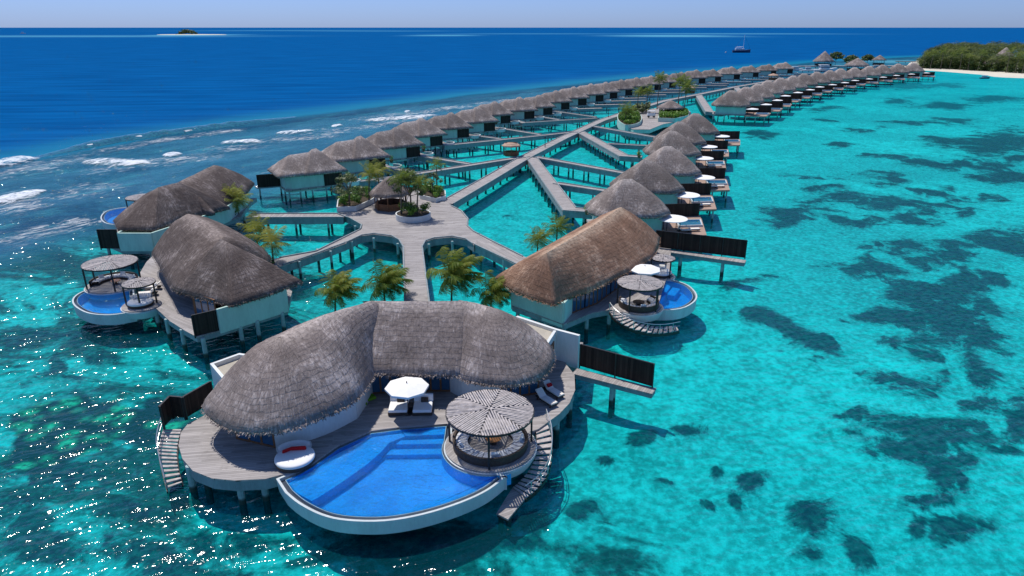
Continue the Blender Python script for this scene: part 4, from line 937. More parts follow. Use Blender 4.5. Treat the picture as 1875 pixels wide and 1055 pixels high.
dark_fence('screen_fence', 'dark timber screen at the near corner of the left villa deck', world2([(357, 616), (406, 604)], DZ), DZ-0.05, 2.15, 1.5)
def pool_disc(label, px, ang0, ang1, z, extra, rx, group='curved infinity pools', depth=1.5, under=0.62):
    c = P(px[0], px[1], z); pts = [V3(c.x+math.cos(R(a))*rx, c.y+math.sin(R(a))*rx) for a in range(ang0, ang1+1, 8)] + extra; return pool(label, pts, z, depth=depth, under=under, group=group)
pz = 1.95
pool('blue D-shaped infinity pool of the near left villa', smooth_poly(world2([(239, 569), (205, 574), (170, 571), (148, 560), (142, 549), (150, 539), (170, 531), (200, 528), (236, 531)], pz), False, 4), pz, depth=1.55, under=0.66, group='curved infinity pools')
pcA = P(210, 521, DZ)
pg = pergola('round slatted pergola behind the near left pool', (pcA.x, pcA.y), DZ+.05, 2.75, 2.55, (20, 165, 215, 300), group='round slatted pergolas'); round_terrace(pg, (pcA.x, pcA.y), DZ+.05, 2.9, 'deckA')
ring_sofa('pale ring sofa under the near left pergola', (pcA.x, pcA.y), DZ+.05, 2.3, R(-20), R(200), group='ring sofas')
round_table('small copper table under the near left pergola', (pcA.x+.2, pcA.y), DZ+.05, 0.5, 0.45, group='fire tables')
pcB = P(262, 558, DZ)
pg = pergola('small slatted disc canopy over the daybed of the near left villa', (pcB.x-0.3, pcB.y+.5), DZ+.05, 1.55, 2.2, (0, 200, 290), group='small slatted canopies', sectors=6); round_terrace(pg, (pcB.x, pcB.y), DZ+.03, 2.0, 'deckA')
round_daybed('round grey daybed beside the near left pool', (pcB.x-.1, pcB.y-.2), DZ+.04, 1.25, False, group='round daybeds')
for k, (px, py, lab) in enumerate(((271, 541, 'cream sun lounger beside the near left pool, closer to the water'), (278, 530, 'cream sun lounger beside the near left pool, farther from the water'))):
    l = make_lounger(lab, 'cream', 'loungers of the near left villa', 'white'); l.location = P(px, py, DZ); l.rotation_euler[2] = R(-75)
# ------------------------------------------------------------------ left villa (far)
vb = thing('thatched_villa', 'farthest left dark thatched villa next to the breaking reef', 'villa', V3(-47, 96, DZ), group='large thatched villas')
rf = MB()
b1 = [P(215, 420, 4.5), P(283, 420, 4.5), P(330, 402, 4.5), V3(-41, 97, 4.5), V3(-44, 101, 4.5), V3(-52, 101, 4.5), V3(-55.2, 95, 4.5), V3(-54.3, 90, 4.5)]
thatch(rf, b1, [V3(-48.6, 92.6, 8.5), V3(-47.0, 95.2, 8.6)], 0.3, 10, fringe=0.14, tuft=3)
b2 = [V3(-52.5, 94, 4.5), V3(-53, 104, 4.5), V3(-52, 114, 4.5), P(466, 335, 4.5), P(420, 372, 4.5), P(372, 392, 4.5), V3(-42, 94, 4.5)]
thatch(rf, smooth_poly(b2, True, 2), [V3(-47.6, 97, 8.3), V3(-46.6, 106.5, 8.9)], 0.5, 10, fringe=0.14, tuft=3)
rf.build('roof', M['thatch_dark'], vb, smooth=True)
dk = world2([(187, 440), (222, 457), (283, 457), (345, 430), (440, 398), (458, 372)], DZ) + [V3(-43, 113), V3(-54, 113), V3(-57, 98)]
m = MB(); m.prism(dk, DZ-0.12, DZ); m.build('deck', M['deckC'], vb)
m = MB(); m.wall([V3(x, y) for x, y in offset(ccw([(p.x, p.y) for p in dk]), -0.1)], DZ-0.6, DZ-0.1, 0.12, True); m.build('fascia', M['fascia'], vb)
m = MB(); m.wall([P(222, 457, DZ), P(283, 457, DZ)], DZ-.2, 4.32, 0.25); m.build('end_wall', M['mint_bounce'], vb)
m = MB(); m.wall([P(283, 457, DZ), V3(-43.5, 92), V3(-42, 98), P(452, 377, DZ), V3(-43.5, 111), V3(-51, 111), V3(-52.5, 100), V3(-51.3, 92), P(222, 457, DZ)], DZ, 4.35, 0.25); m.build('wall', M['mint_bounce'], vb)
for px, py in [(235, 452), (275, 452), (196, 444), (330, 432), (400, 408), (445, 385)]: pile(vb, P(px, py, DZ), DZ-.12, 0.2)
dark_fence('screen_fence', 'dark timber screen beside the farthest left villa', world2([(186, 456), (221, 456)], DZ), DZ, 2.6, 1.5)
pool('small blue curved pool on the reef side of the farthest left villa', smooth_poly(world2([(236, 408), (212, 410), (196, 406), (191, 397), (200, 387), (222, 382), (245, 382), (250, 400)], pz), True, 3), pz, depth=1.5, under=0.7, group='curved infinity pools')
pcC = P(226, 406, DZ); pergola('slatted pergola behind the pool of the farthest left villa', (pcC.x+.6, pcC.y+5.2), DZ, 2.3, 2.5, (30, 150, 210, 330), group='round slatted pergolas')
# ------------------------------------------------------------------ brown villa
vc = thing('thatched_villa', 'villa with fresh brown thatched hip roof right of centre', 'villa', V3(8, 73, DZ), group='large thatched villas')
rf = MB(); EB = 4.4
bo = [P(1015, 557, EB), P(1033, 547, EB), P(1080, 532, EB), P(1150, 497, EB), P(1196, 469, EB), P(1206, 452, EB), V3(18.6, 82.5, EB), V3(16.4, 87.2, EB), V3(11.5, 87.6, EB), V3(7.2, 83.2, EB), V3(2.0, 74.5, EB), P(908, 506, EB), P(935, 529, EB), P(970, 544, EB)]
thatch(rf, bo, [V3(3.4, 63.6, 8.4), V3(8.4, 72.0, 8.5), V3(13.2, 80.6, 8.7)], 0.35, 13, fringe=0.08, tuft=9)
rf.build('roof', M['thatch_new'], vc, smooth=True)
dk = world2([(937, 560), (1033, 594), (1085, 573), (1117, 567), (1138, 572), (1205, 560), (1215, 525), (1228, 490), (1228, 455), (1205, 452)], DZ) + [V3(17.5, 86), V3(12, 86.5), V3(5, 78)]
m = MB(); m.prism(dk, DZ-.12, DZ); m.build('deck', M['deckB'], vc)
m = MB(); m.wall([V3(x, y) for x, y in offset(ccw([(p.x, p.y) for p in dk]), -.1)], DZ-.6, DZ-.1, .12, True); m.build('fascia', M['fascia'], vc)
m = MB(); m.wall([P(937, 558, DZ), P(1031, 592, DZ)], DZ-.45, 4.25, .25); m.build('end_wall', M['mint_bounce'], vc)
fw = [P(1031, 592, DZ), P(1046, 574, DZ), P(1092, 556, DZ), P(1180, 492, DZ), P(1196, 470, DZ)]
for pts_, z0_, z1_ in (([fw[1], fw[0]], DZ, 4.25), ([fw[4], V3(16, 85), V3(11.5, 85.5), V3(6.5, 80), P(937, 558, DZ)], DZ, 4.25)):
    m = MB(); m.wall(pts_, z0_, z1_, .22); m.build('wall', M['mint_bounce'], vc)
m = MB(); m.wall([fw[1], fw[2], fw[3], fw[4]], 4.3, 4.72, .22); m.build('lintel', M['mint_bounce'], vc)
for k in range(6):
    A = fw[1].lerp(fw[2], k/2) if k < 2 else fw[2].lerp(fw[3], (k-2)/4); B = fw[1].lerp(fw[2], (k+1)/2) if k < 2 else fw[2].lerp(fw[3], (k-1)/4)
    window(vc, A, B, DZ+.02, 4.3, 3)
for px, py in [(948, 560), (1000, 579), (1033, 590), (1075, 574), (1116, 566), (1228, 470), (1220, 490)]: pile(vc, P(px, py, DZ), DZ-.12, .2)
pool('oval blue infinity pool of the brown roofed villa', smooth_poly(world2([(1180, 556), (1205, 565), (1240, 563), (1260, 554), (1268, 543), (1262, 531), (1248, 521), (1222, 514), (1204, 517), (1190, 535)], pz), True, 3), pz, depth=1.6, under=0.62, group='curved infinity pools',
     ledge=[(world2([(1184, 552), (1207, 520), (1222, 517), (1228, 522), (1205, 553)], pz), .2), (world2([(1232, 520), (1246, 523), (1236, 536), (1222, 533)], pz), .4)])
pcD = P(1169, 560, DZ)
pg = pergola('round slatted pergola beside the pool of the brown roofed villa', (pcD.x, pcD.y), DZ+.04, 2.3, 2.5, (20, 160, 235, 310), group='round slatted pergolas'); round_terrace(pg, (pcD.x, pcD.y), DZ+.04, 2.45, 'deckB')
ring_sofa('ring sofa under the pergola of the brown roofed villa', (pcD.x, pcD.y), DZ+.04, 1.95, R(150), R(400), group='ring sofas')
round_table('low round table under the pergola of the brown roofed villa', (pcD.x, pcD.y), DZ+.04, .6, .42, False, group='fire tables')
c = P(1178, 527, DZ); octagon_parasol('white octagonal parasol on the deck of the brown roofed villa', (c.x, c.y), DZ, 1.75, 2.2, group='octagonal parasols')
c = P(1210, 504, DZ); pg = pergola('small slatted canopy over the daybed of the brown roofed villa', (c.x+.1, c.y), DZ, 1.35, 2.1, (60, 180, 300), group='small slatted canopies'); round_terrace(pg, (c.x, c.y), DZ+.02, 1.55, 'deckB')
round_daybed('round white daybed beside the pool of the brown roofed villa', (c.x, c.y), DZ+.03, 1.25, False, group='round daybeds')
staircase('curved_staircase', 'curved timber staircase below the pool of the brown roofed villa', [(1116, 570, 2.0), (1128, 585, 1.75), (1152, 600, 1.35), (1185, 609, 0.9), (1215, 610, 0.55), (1244, 605, 0.25)], [(1140, 572, 2.0), (1150, 580, 1.75), (1168, 590, 1.35), (1192, 597, 0.9), (1216, 599, 0.55), (1238, 596, 0.25)], 15)
jetty('screen_jetty', 'jetty with long dark screen beyond the brown roofed villa', [(1210, 457), (1365, 479)], 1.2, .5, None, 'jetty', False)
dark_fence('screen_fence', 'long dark timber screen on the jetty beyond the brown roofed villa', world2([(1200, 453), (1364, 473)], DZ), DZ, 2.3, 2.6)
# ------------------------------------------------------------------ hub and boardwalks
hub_px = [(617, 391), (641, 399), (664, 411), (662, 420), (625, 437), (632, 446), (662, 432), (684, 429), (717, 433), (732, 441), (737, 453), (774, 453), (780, 442), (795, 437), (828, 434), (854, 439), (868, 449), (879, 429), (869, 424), (857, 413), (858, 400), (846, 385), (826, 375), (812, 366), (800, 352), (740, 345), (680, 352), (640, 365)]
W2 = lambda L: world2(L, DZ)
boardwalk('hub_deck', 'wide timber plaza where the boardwalks meet, with round planters', W2(hub_px), R(4), 'boardwalks', [P(x, y, DZ) for x, y in [(650, 412), (640, 436), (684, 434), (728, 444), (785, 445), (828, 440), (862, 436), (850, 404), (838, 388)]], 1.0,
          [W2([(619, 392), (641, 400), (662, 412), (660, 419)]), W2([(634, 444), (662, 431), (684, 428), (717, 432), (731, 440), (738, 452)]), W2([(773, 452), (779, 441), (795, 436), (828, 433), (853, 438), (866, 447)]), W2([(877, 429), (867, 424), (855, 413), (856, 400), (844, 386), (826, 377)])])
boardwalk('boardwalk', 'boardwalk from the plaza down to the nearest villa', W2([(737, 448), (774, 448), (790, 572), (740, 572)]), R(4), piles=[P(x, y, DZ) for x, y in [(742, 470), (771, 470), (743, 510), (777, 510), (744, 545), (782, 545)]], kerb=[W2([(738.5, 451), (742, 570)]), W2([(772.5, 451), (788, 570)])])
pl = strip([P(*q, DZ) for q in [(650, 431), (572, 465), (505, 482)]], 2.7)[2]
boardwalk('boardwalk', 'boardwalk from the plaza to the near left villa', W2([(664, 418), (579, 459), (512, 471), (490, 478), (496, 493), (516, 487), (566, 470), (632, 446), (645, 437)]), R(55), piles=pl, kerb=[W2([(660, 420), (579, 460), (512, 472)]), W2([(518, 485), (566, 469), (632, 444.5)])])
pl = strip([P(*q, DZ) for q in [(872, 438), (960, 482)]], 2.7)[2]
boardwalk('boardwalk', 'boardwalk from the plaza to the brown roofed villa', W2([(864, 446), (946, 485), (990, 507), (1000, 488), (957, 468), (876, 426)]), R(120), piles=pl, kerb=[W2([(868, 447.5), (946, 484), (985, 503)]), W2([(878, 430), (957, 469.5)])])
jetty('boardwalk', 'boardwalk from the plaza to the farthest left villa', [(632, 394.5), (455, 395)], 2.6, 1.0, 'boardwalks', 'boardwalk')
jetty('boardwalk', 'long main boardwalk running from the plaza between the hut rows to the island', [(817, 372), (892, 329), (965, 286), (1030, 253), (1100, 221), (1160, 201), (1219, 184), (1283, 172), (1347, 159), (1415, 147.6), (1464, 142), (1560, 132), (1680, 127)], 2.8, 1.0, 'boardwalks', 'boardwalk', every=2)
jetty('boardwalk', 'wide boardwalk from the crossing with the kiosk down to the nearest lagoon hut', [(973, 288), (1043, 383), (1100, 387)], 2.6, 1.0, 'boardwalks', 'boardwalk')
jetty('jetty', 'jetty branching halfway off the wide boardwalk to the second lagoon hut', [(1017, 335), (1115, 350)], 1.9)
jetty('jetty', 'jetty from the crossing with the kiosk to the third lagoon hut', [(980, 287), (1150, 318)], 2.0)
jetty('boardwalk', 'second wide boardwalk slanting right to the fourth lagoon hut', [(1062, 241), (1142, 285), (1175, 287)], 2.6, 1.0, 'boardwalks', 'boardwalk')
jetty('jetty', 'jetty branching off the second wide boardwalk to the fifth lagoon hut', [(1112, 263), (1190, 267)], 1.9)
jetty('jetty', 'jetty to the farthest hut of the near lagoon row', [(1086, 231), (1200, 251)], 1.9)
jetty('jetty', 'collector jetty from the kiosk crossing to the nearest ocean-side huts', [(965, 286), (900, 296), (840, 305.5), (750, 320), (690, 331)], 2.1)
jetty('jetty', 'jetty to the second ocean-side hut', [(694, 302), (764, 318)], 1.8)
jetty('jetty', 'jetty to the nearest ocean-side hut behind the plaza trees', [(628, 335), (735, 323)], 1.8)
jetty('jetty', 'jetty to the third ocean-side hut', [(764, 284.5), (860, 300)], 1.8)
jetty('jetty', 'collector jetty ending at the fourth ocean-side hut', [(1055, 241), (990, 248), (905, 257), (818, 265.5), (796, 256)], 2.0)
jetty('jetty', 'jetty to the fifth ocean-side hut', [(855, 246), (916, 254)], 1.8)
jetty('jetty', 'jetty to the sixth ocean-side hut', [(903, 232.5), (988, 246)], 1.8)
jetty('jetty', 'collector jetty ending at the seventh ocean-side hut', [(1095, 216), (1023, 220.5), (959, 224.5), (928, 217)], 2.0)
jetty('jetty', 'jetty to the eighth ocean-side hut', [(970, 210.5), (1023, 219)], 1.8)
jetty('jetty', 'jetty to the ninth ocean-side hut', [(1006, 202), (1090, 214)], 1.8)
jetty('boardwalk', 'wide boardwalk down to the nearest hut of the far lagoon row', [(1279, 173.5), (1299, 204), (1325, 207)], 2.8, 1.0, 'boardwalks', 'boardwalk')
jetty('boardwalk', 'short boardwalk down to the middle of the far lagoon row', [(1347, 159), (1360, 172)], 2.8, 1.0, 'boardwalks', 'boardwalk')

# ------------------------------------------------------------------ huts
def make_ocean_hut():
    t = thing('thatched_hut', '', 'hut', group='ocean-side thatched huts'); B = MB()
    thatch(B, rect(-2.4, 0, 8.0, 8.6, 2.65), [V3(-3.2, 0, 5.6), V3(0.4, 0, 5.8)], 0.02, 8, fringe=0.35, step=0.7)
    thatch(B, rect(2.2, 0.2, 8.2, 9.2, 2.6), [V3(1.2, 0.2, 6.3), V3(2.0, 0.2, 6.4)], 0.0, 8, fringe=0.35, step=0.7)
    B.build('roof', M['thatch_hut'], t, world=False, smooth=True)
    m = MB(); m.wall(smooth_poly([V3(1.9, -3.3), V3(-4.0, -3.3), V3(-4.9, -2.6), V3(-4.9, 3.0)], False, 1), -0.6, 2.75, 0.2); m.build('wall', M['mint_bounce'], t, world=False)
    m = MB(); m.wall([V3(1.9, -3.42), V3(5.2, -3.42), V3(5.2, 3.2), V3(-4.9, 3.2)], -0.1, 2.7, 0.2); m.build('timber_wall', M['darkwood'], t, world=False)
    m = MB(); m.prism([V3(-5.1, -3.6), V3(7.4, -3.6), V3(7.4, 4.0), V3(-5.1, 4.0)], -0.3, -0.02); m.build('deck', M['deckA'], t, world=False)
    m = MB(); m.wall([V3(-5.0, 1.0), V3(-9.0, 1.6)], -0.1, 2.3, 0.1); m.build('screen', M['darkwood'], t, world=False)
    m = MB(); m.prism([V3(-5.1, 0.8), V3(-9.2, 1.4), V3(-9.2, 3.4), V3(-5.1, 3.4)], -0.25, -0.05); m.build('terrace', M['fascia'], t, world=False)
    m = MB(); m.lathe((7.2, -2.2, 0), [(1.9, -0.5), (2.0, 0.3), (1.8, 0.3), (1.8, -0.1)], 18, R(-150), R(60)); m.build('curved_parapet', M['plaster'], t, world=False)
    for x, y in ((-4.6, -3.2), (-2.6, -3.2), (-0.4, -3.2), (2.2, -3.2), (5.0, -3.2), (-4.6, 0), (-4.6, 3), (0, 3.2), (5, 3.2), (-8.6, 2.2), (7, -3.2)): pile(t, (x, y), -0.3, 0.15, -4.6, True)
    return t
def make_lagoon_hut():
    t = thing('thatched_hut', '', 'hut', group='lagoon-side thatched huts'); B = MB()
    o_ = [V3(-5.8, -2.2, 2.6), V3(-4.2, -4.2, 2.5), V3(3.2, -4.6, 2.5), V3(5.7, -2.8, 2.6), V3(6.0, 2.6, 2.7), V3(3.4, 4.6, 2.6), V3(-4.2, 4.2, 2.6), V3(-5.8, 2.2, 2.6)]
    thatch(B, o_, [V3(-0.7, 0, 6.9), V3(0.6, 0.2, 6.8)], 0.22, 9, fringe=0.3, step=0.6)
    B.build('roof', M['thatch_hut'], t, world=False, smooth=True)
    m = MB(); m.wall([V3(-4.3, 3.0), V3(-4.3, -3.0), V3(4.4, -3.0), V3(4.4, 3.0)], -0.2, 2.7, 0.2, True); m.build('wall', M['mint_bounce'], t, world=False)
    m = MB(); m.wall([V3(4.55, 3.0), V3(4.55, -3.0)], 0.0, 2.4, 0.06); m.build('window', M['glass'], t, world=False)
    m = MB(); m.prism([V3(-5.2, -3.6), V3(4.7, -3.6), V3(4.7, 3.8), V3(-5.2, 3.8)], -0.32, -0.02); m.build('deck', M['deckA'], t, world=False)
    m = MB(); m.prism([V3(4.3, -5.4), V3(10.4, -4.9), V3(12.2, 3.6), V3(12.4, 5.6), V3(4.3, 5.2)], -0.36, -0.06); m.build('terrace', M['deckR'], t, world=False)
    m = MB(); m.wall([V3(4.6, 4.9), V3(12.3, 5.4)], -0.06, 1.9, 0.1); m.build('screen', M['darkwood'], t, world=False)
    pl = [V3(7.6, -0.9), V3(11.0, -0.6), V3(11.6, 2.4), V3(7.9, 2.2)]
    m = MB(); m.wall(pl, -0.6, 0.22, 0.16, True); b_ = m.build('plunge_pool', M['poolwall'], t, world=False)
    m = MB(); m.prism(pl, -0.5, -0.42); sub(m, 'pool_floor', M['pool'], b_)
    m = MB(); m.prism(pl, 0.10, 0.14, bottom=False); sub(m, 'pool_water', M['poolwater'], b_)
    for x, y in ((-4.8, -3.3), (-1.6, -3.3), (1.6, -3.3), (4.6, -4.9), (10.0, -4.5), (11.9, 3.4), (12, 5.2), (4.6, 3.5), (-4.8, 3.5), (7.4, -4.8)): pile(t, (x, y), -0.32, 0.15, -4.6, True)
    return t
def make_gazebo():
    t = thing('round_gazebo', '', 'gazebo', group='white round gazebos on hut terraces'); m = MB()
    m.lathe((0, 0, 0), [(0.01, 2.05), (0.9, 1.98), (2.15, 1.80), (2.17, 1.72), (0.01, 1.80)], 28); m.build('canopy', M['white'], t, world=False, smooth=False)
    for a in (45, 135, 225, 315):
        q = MB(); x, y = math.cos(R(a))*1.3, math.sin(R(a))*1.3; q.beam((x, y, -0.05), (x, y, 1.82), 0.09, 0.09); q.build('post', M['blackmetal'], t, world=False)
    return t
oh = Proto(make_ocean_hut())
OCEAN = [(575, 272), (657, 251), (725, 233), (770, 217), (825, 205), (873, 196), (905, 185), (950, 178.5), (986, 173), (1016, 165), (1048, 159.5), (1082, 154), (1108, 150), (1136, 146), (1165, 141.5), (1191, 138), (1218, 135), (1248, 131.5), (1272, 128.5), (1304, 126.5), (1336, 123), (1375, 119.5), (1408, 117), (1438, 114.5)]
ow = [P(x, y, 8.35) for x, y in OCEAN]
for i in range(1, len(ow)-1):                 # even out the spacing of the far huts
    if i > 8: ow[i] = (ow[i-1]+ow[i]*2+ow[i+1])/4
for i, p in enumerate(ow):
    a, b = ow[max(i-1, 0)], ow[min(i+1, len(ow)-1)]; tan = math.atan2(b.y-a.y, b.x-a.x); rz = tan - R(38) + R(random.uniform(-4, 4))*(i > 0)
    q = p - Matrix.Rotation(rz, 3, 'Z') @ V3(1.6, 0.2, 0)
    lab = ('%s ocean-side hut, counted from the villas' % ORD[i]) if i else 'nearest ocean-side hut, with dark side screen, behind the plaza trees'
    if i == len(ow)-1: lab = 'last ocean-side hut, farthest along the reef'
    oh.place((q.x, q.y, DZ), rz, lab, random.uniform(0.96, 1.04))
    if 8 < i < len(ow):
        A = Vector((q.x, q.y, 0)) + Matrix.Rotation(rz, 3, 'Z') @ V3(7.2, -2.6, 0); B = A + Matrix.Rotation(rz-R(12), 3, 'Z') @ V3(11 + 3*(i % 3), 0, 0)
        poly, sides, piles = strip([A, B], 1.8); boardwalk('jetty', 'short jetty at the %s ocean-side hut from the villas' % ORD[i], poly, tan, 'jetties to the huts', piles[::2], 0.9)
lh = Proto(make_lagoon_hut()); gz = Proto(make_gazebo()); lg = make_lounger('', 'cream', 'loungers on hut terraces'); lgp = Proto(lg)
NEAR = [(1231, 398), (1257, 355), (1287, 323), (1287, 288), (1296, 267), (1320, 248)]
NW = [P(x, y, DZ+1.9) for x, y in NEAR]
for i, p in enumerate(NW):
    rz = R(2 - 1.5*i); M_ = Matrix.Rotation(rz, 3, 'Z'); q = Vector((p.x, p.y, 0)) - M_ @ V3(6.0, -2.6, 0)
    lab = '%s hut of the near lagoon row, counted from the brown villa' % ORD[i] if i else 'hut of the near lagoon row right behind the brown villa'
    if i == 5: lab = 'last hut of the near lagoon row, beside the open water gap'
    lh.place((q.x, q.y, DZ), rz, lab)
    gz.place((p.x, p.y, DZ-.05), rz, 'white round gazebo on the terrace of the %s hut of the near lagoon row' % ORD[i], 1.0)
    if i < 5:
        for k, (dx, dy) in enumerate(((7.6, -3.4), (9.0, -2.9))):
            w_ = M_ @ V3(dx, dy, 0); lgp.place((q.x+w_.x, q.y+w_.y, DZ-.05), rz+R(95), '%s white lounger on the terrace of the %s hut of the near lagoon row' % (('inner', 'outer')[k], ORD[i]))
FARU = [(1375.5, 199.4), (1401, 191), (1423, 184), (1434, 175), (1458, 169.2), (1483, 164.5), (1497.5, 159), (1521.6, 155), (1547, 151.7), (1561.5, 147), (1589, 144.7), (1616, 141.5), (1638, 138), (1667, 135.7), (1695, 133.6)]
FW = [P(x, y, DZ+1.9) for x, y in FARU]
for i in range(1, len(FW)-1): FW[i] = (FW[i-1]+FW[i]*3+FW[i+1])/5
for i, p in enumerate(FW):
    rz = R(-16+random.uniform(-4, 4)); M_ = Matrix.Rotation(rz, 3, 'Z'); s_ = 1.08; q = Vector((p.x, p.y, 0)) - M_ @ V3(6.0*s_, -2.6*s_, 0)
    lab = '%s hut of the far lagoon row, counted from the open water gap' % ORD[i] if i else 'nearest hut of the far lagoon row, on piles at the open water gap'
    if i == len(FW)-1: lab = 'last hut of the far lagoon row, beside the island beach'
    lh.place((q.x, q.y, DZ), rz, lab, s_)
    gz.place((p.x, p.y, DZ-.05), rz, 'white round gazebo at the %s hut of the far lagoon row' % ORD[i], 1.08)

# ------------------------------------------------------------------ plaza: planters, trees, pavilion, kiosks
def kiosk(name, label, c, r, h, rise, roof='terracotta', n=8, wallm='brownwood', group='small kiosks', overhang=1.25):
    t = thing(name, label, 'kiosk', c, group=group); c = Vector(c)
    B = MB(); o_ = [c+V3(math.cos(2*math.pi*k/n)*r*overhang, math.sin(2*math.pi*k/n)*r*overhang, h) for k in range(n)]
    thatch(B, o_, [c+V3(-0.05, 0, h+rise), c+V3(0.05, 0, h+rise)], 0.12, 6, fringe=0.25 if 'thatch' in roof else 0, step=0.5, th=0.2); B.build('roof', M[roof], t, smooth=True)
    B = MB(); B.wall([c+V3(math.cos(2*math.pi*k/n)*r*0.9, math.sin(2*math.pi*k/n)*r*0.9) for k in range(n)], c.z, c.z+h*0.42, 0.1, True); B.build('low_wall', M[wallm], t)
    for k in range(n):
        B = MB(); a = 2*math.pi*k/n; B.beam(c+V3(math.cos(a)*r*0.96, math.sin(a)*r*0.96, 0), c+V3(math.cos(a)*r*0.96, math.sin(a)*r*0.96, h), 0.13, 0.13); B.build('post', M[wallm], t)
    return t
kiosk('thatched_pavilion', 'small thatched pavilion among the plaza trees', P(716, 381, DZ), 2.6, 2.5, 2.6, 'thatch', 8, 'brownwood', None, 1.3)
kiosk('kiosk', 'octagonal kiosk with tan roof at the boardwalk crossing', P(936, 285, DZ), 1.75, 2.3, 0.6)
kiosk('kiosk', 'tan roofed kiosk on the main boardwalk, middle one of three', P(1263, 171, DZ), 2.2, 2.4, 1.0)
kiosk('kiosk', 'tan roofed kiosk on the main boardwalk, farthest of three', P(1415, 146.5, DZ), 2.4, 2.4, 1.0)
cA = P(757, 400, DZ)
round_planter('round white planter at the middle of the plaza', circle((cA.x, cA.y), 2.55), DZ, 0.85); shrub_bed('shrub', 'dense green shrubs in the round plaza planter', circle((cA.x, cA.y), 2.35, 16), DZ+.7, 1.9, 'leaf', 11, group='plaza shrubs')
qB = W2([(618, 388), (652, 387), (680, 374), (692, 366), (668, 358), (640, 362), (620, 374)])
round_planter('kidney shaped planter on the left side of the plaza', qB, DZ, 0.8); shrub_bed('shrub', 'green shrubs in the left plaza planter', offset(ccw([(p.x, p.y) for p in qB]), -0.3), DZ+.6, 1.7, 'leaf', 11, group='plaza shrubs')
qC = W2([(770, 364), (798, 371), (816, 366), (815, 356), (790, 348), (764, 352)])
round_planter('low planter at the far right edge of the plaza', qC, DZ, 0.7); shrub_bed('shrub', 'green shrubs at the far right edge of the plaza', offset(ccw([(p.x, p.y) for p in qC]), -0.3), DZ+.5, 1.5, 'leaf', 11, group='plaza shrubs')
leafy_tree('olive green bushy tree over the left plaza planter', P(640, 378, DZ+.6), 5.2, 2.6, 'leafolive', group='plaza trees')
leafy_tree('tall loose tree behind the round plaza planter', P(752, 388, DZ+.7), 6.6, 2.5, 'leafolive', 16, 'plaza trees', 60, 0.2)
leafy_tree('dense bushy tree right of the plaza pavilion', P(742, 376, DZ+.4), 5.2, 2.4, 'leafolive', 14, 'plaza trees', 70, 0.2)
leafy_tree('small bushy tree at the far right of the plaza', P(792, 358, DZ+.5), 4.0, 1.8, 'leafolive', 10, 'plaza trees', 50, 0.18)
palm_tree('palm behind the left plaza planter', P(676, 370, DZ+.4), 4.4, 2.4, 16, (0.4, 0), (0.15, 0), 'palmgold', 'plaza palms')
palm_tree('palm in front of the plaza pavilion', P(735, 392, DZ+.7), 5.0, 2.5, 18, (0.3, 0), (0.15, 0), 'palm', 'plaza palms')
palm_tree('palm rising from the round plaza planter', P(764, 392, DZ+.7), 4.4, 2.2, 16, (0.4, 0), (0.2, 0), 'palm', 'plaza palms')
palm_tree('palm left of the plaza pavilion', P(697, 362, DZ+.4), 4.2, 2.3, 14, (-.3, 0), (0.15, 0), 'palmgold', 'plaza palms')
palm_tree('small palm standing at the collector jetty right of the plaza', P(800, 345, DZ), 3.9, 1.9, 14, (0.1, 0), (0.15, 0), 'palm', 'plaza palms')
# wind-blown palms between the front villa and the plaza
for px, py, h, L, lean, lab, mt in ((612, 566, 4.6, 2.5, (0.3, 0), 'leftmost of four wind-blown palms behind the front villa', 'palmgold'), (706, 560, 5.0, 2.7, (-.1, 0), 'wind-blown palm left of the front boardwalk', 'palm'),
                           (826, 565, 6.2, 3.1, (0.2, 0), 'tallest wind-blown palm right of the front boardwalk', 'palm'), (897, 568, 4.4, 2.4, (0.2, 0), 'rightmost of four wind-blown palms behind the front villa', 'palm')):
    p = P(px, py, 1.0); palm_tree(lab, (p.x, p.y, -1.2), h-0.5, L*1.12, 32, lean, (0.75, -0.15), mt, 'wind-blown palms', 0.13, den=3)
for px, py, h, lab in ((983, 476, 4.6, 'palm left of the brown roof, nearer the plaza'), (1018, 462, 5.2, 'palm left of the brown roof, nearer the lagoon huts')):
    palm_tree(lab, P(px, py, 0.5)-V3(0, 0, 1.5), h-0.5, 2.3, 22, (0.1, 0), (0.2, 0), 'palm', 'palms beside the brown roof')
# courtyard palms of the two left villas
for px, py, h, L, lab in ((398, 392, 3.6, 2.3, 'golden palm at the left of the courtyard clump of the farthest left villa'), (418, 388, 4.2, 2.4, 'golden palm in the middle of the courtyard clump of the farthest left villa'), (436, 386, 3.8, 2.2, 'golden palm at the right of the courtyard clump of the farthest left villa')):
    palm_tree(lab, P(px, py+6, DZ), h-1.9, L*1.15, 24, (0.1, 0), (0.1, 0), 'palmgold', 'courtyard palms', 0.12, den=2, tonebias=0.1)
for px, py, h, L, lab in ((466, 470, 4.4, 2.3, 'thin yellow palm in the courtyard of the near left villa, left one'), (493, 482, 3.9, 2.1, 'thin yellow palm in the courtyard of the near left villa, right one')):
    t = palm_tree(lab, P(px+8, py, DZ), h-1.5, L*1.25, 12, (0.1, 0), (0.1, 0), 'palmgold', 'courtyard palms', 0.12, den=3, tonebias=0.2)
cq = P(478, 486, DZ); shrub_bed('shrub', 'low green shrubs below the yellow palms of the near left villa', circle((cq.x, cq.y), 1.7, 10), DZ, 1.0, 'leaf', group='courtyard shrubs')
cq = P(415, 396, DZ); shrub_bed('shrub', 'dark green shrubs below the golden palms of the farthest left villa', circle((cq.x, cq.y), 2.0, 10), DZ, 1.2, 'leaf', group='courtyard shrubs')
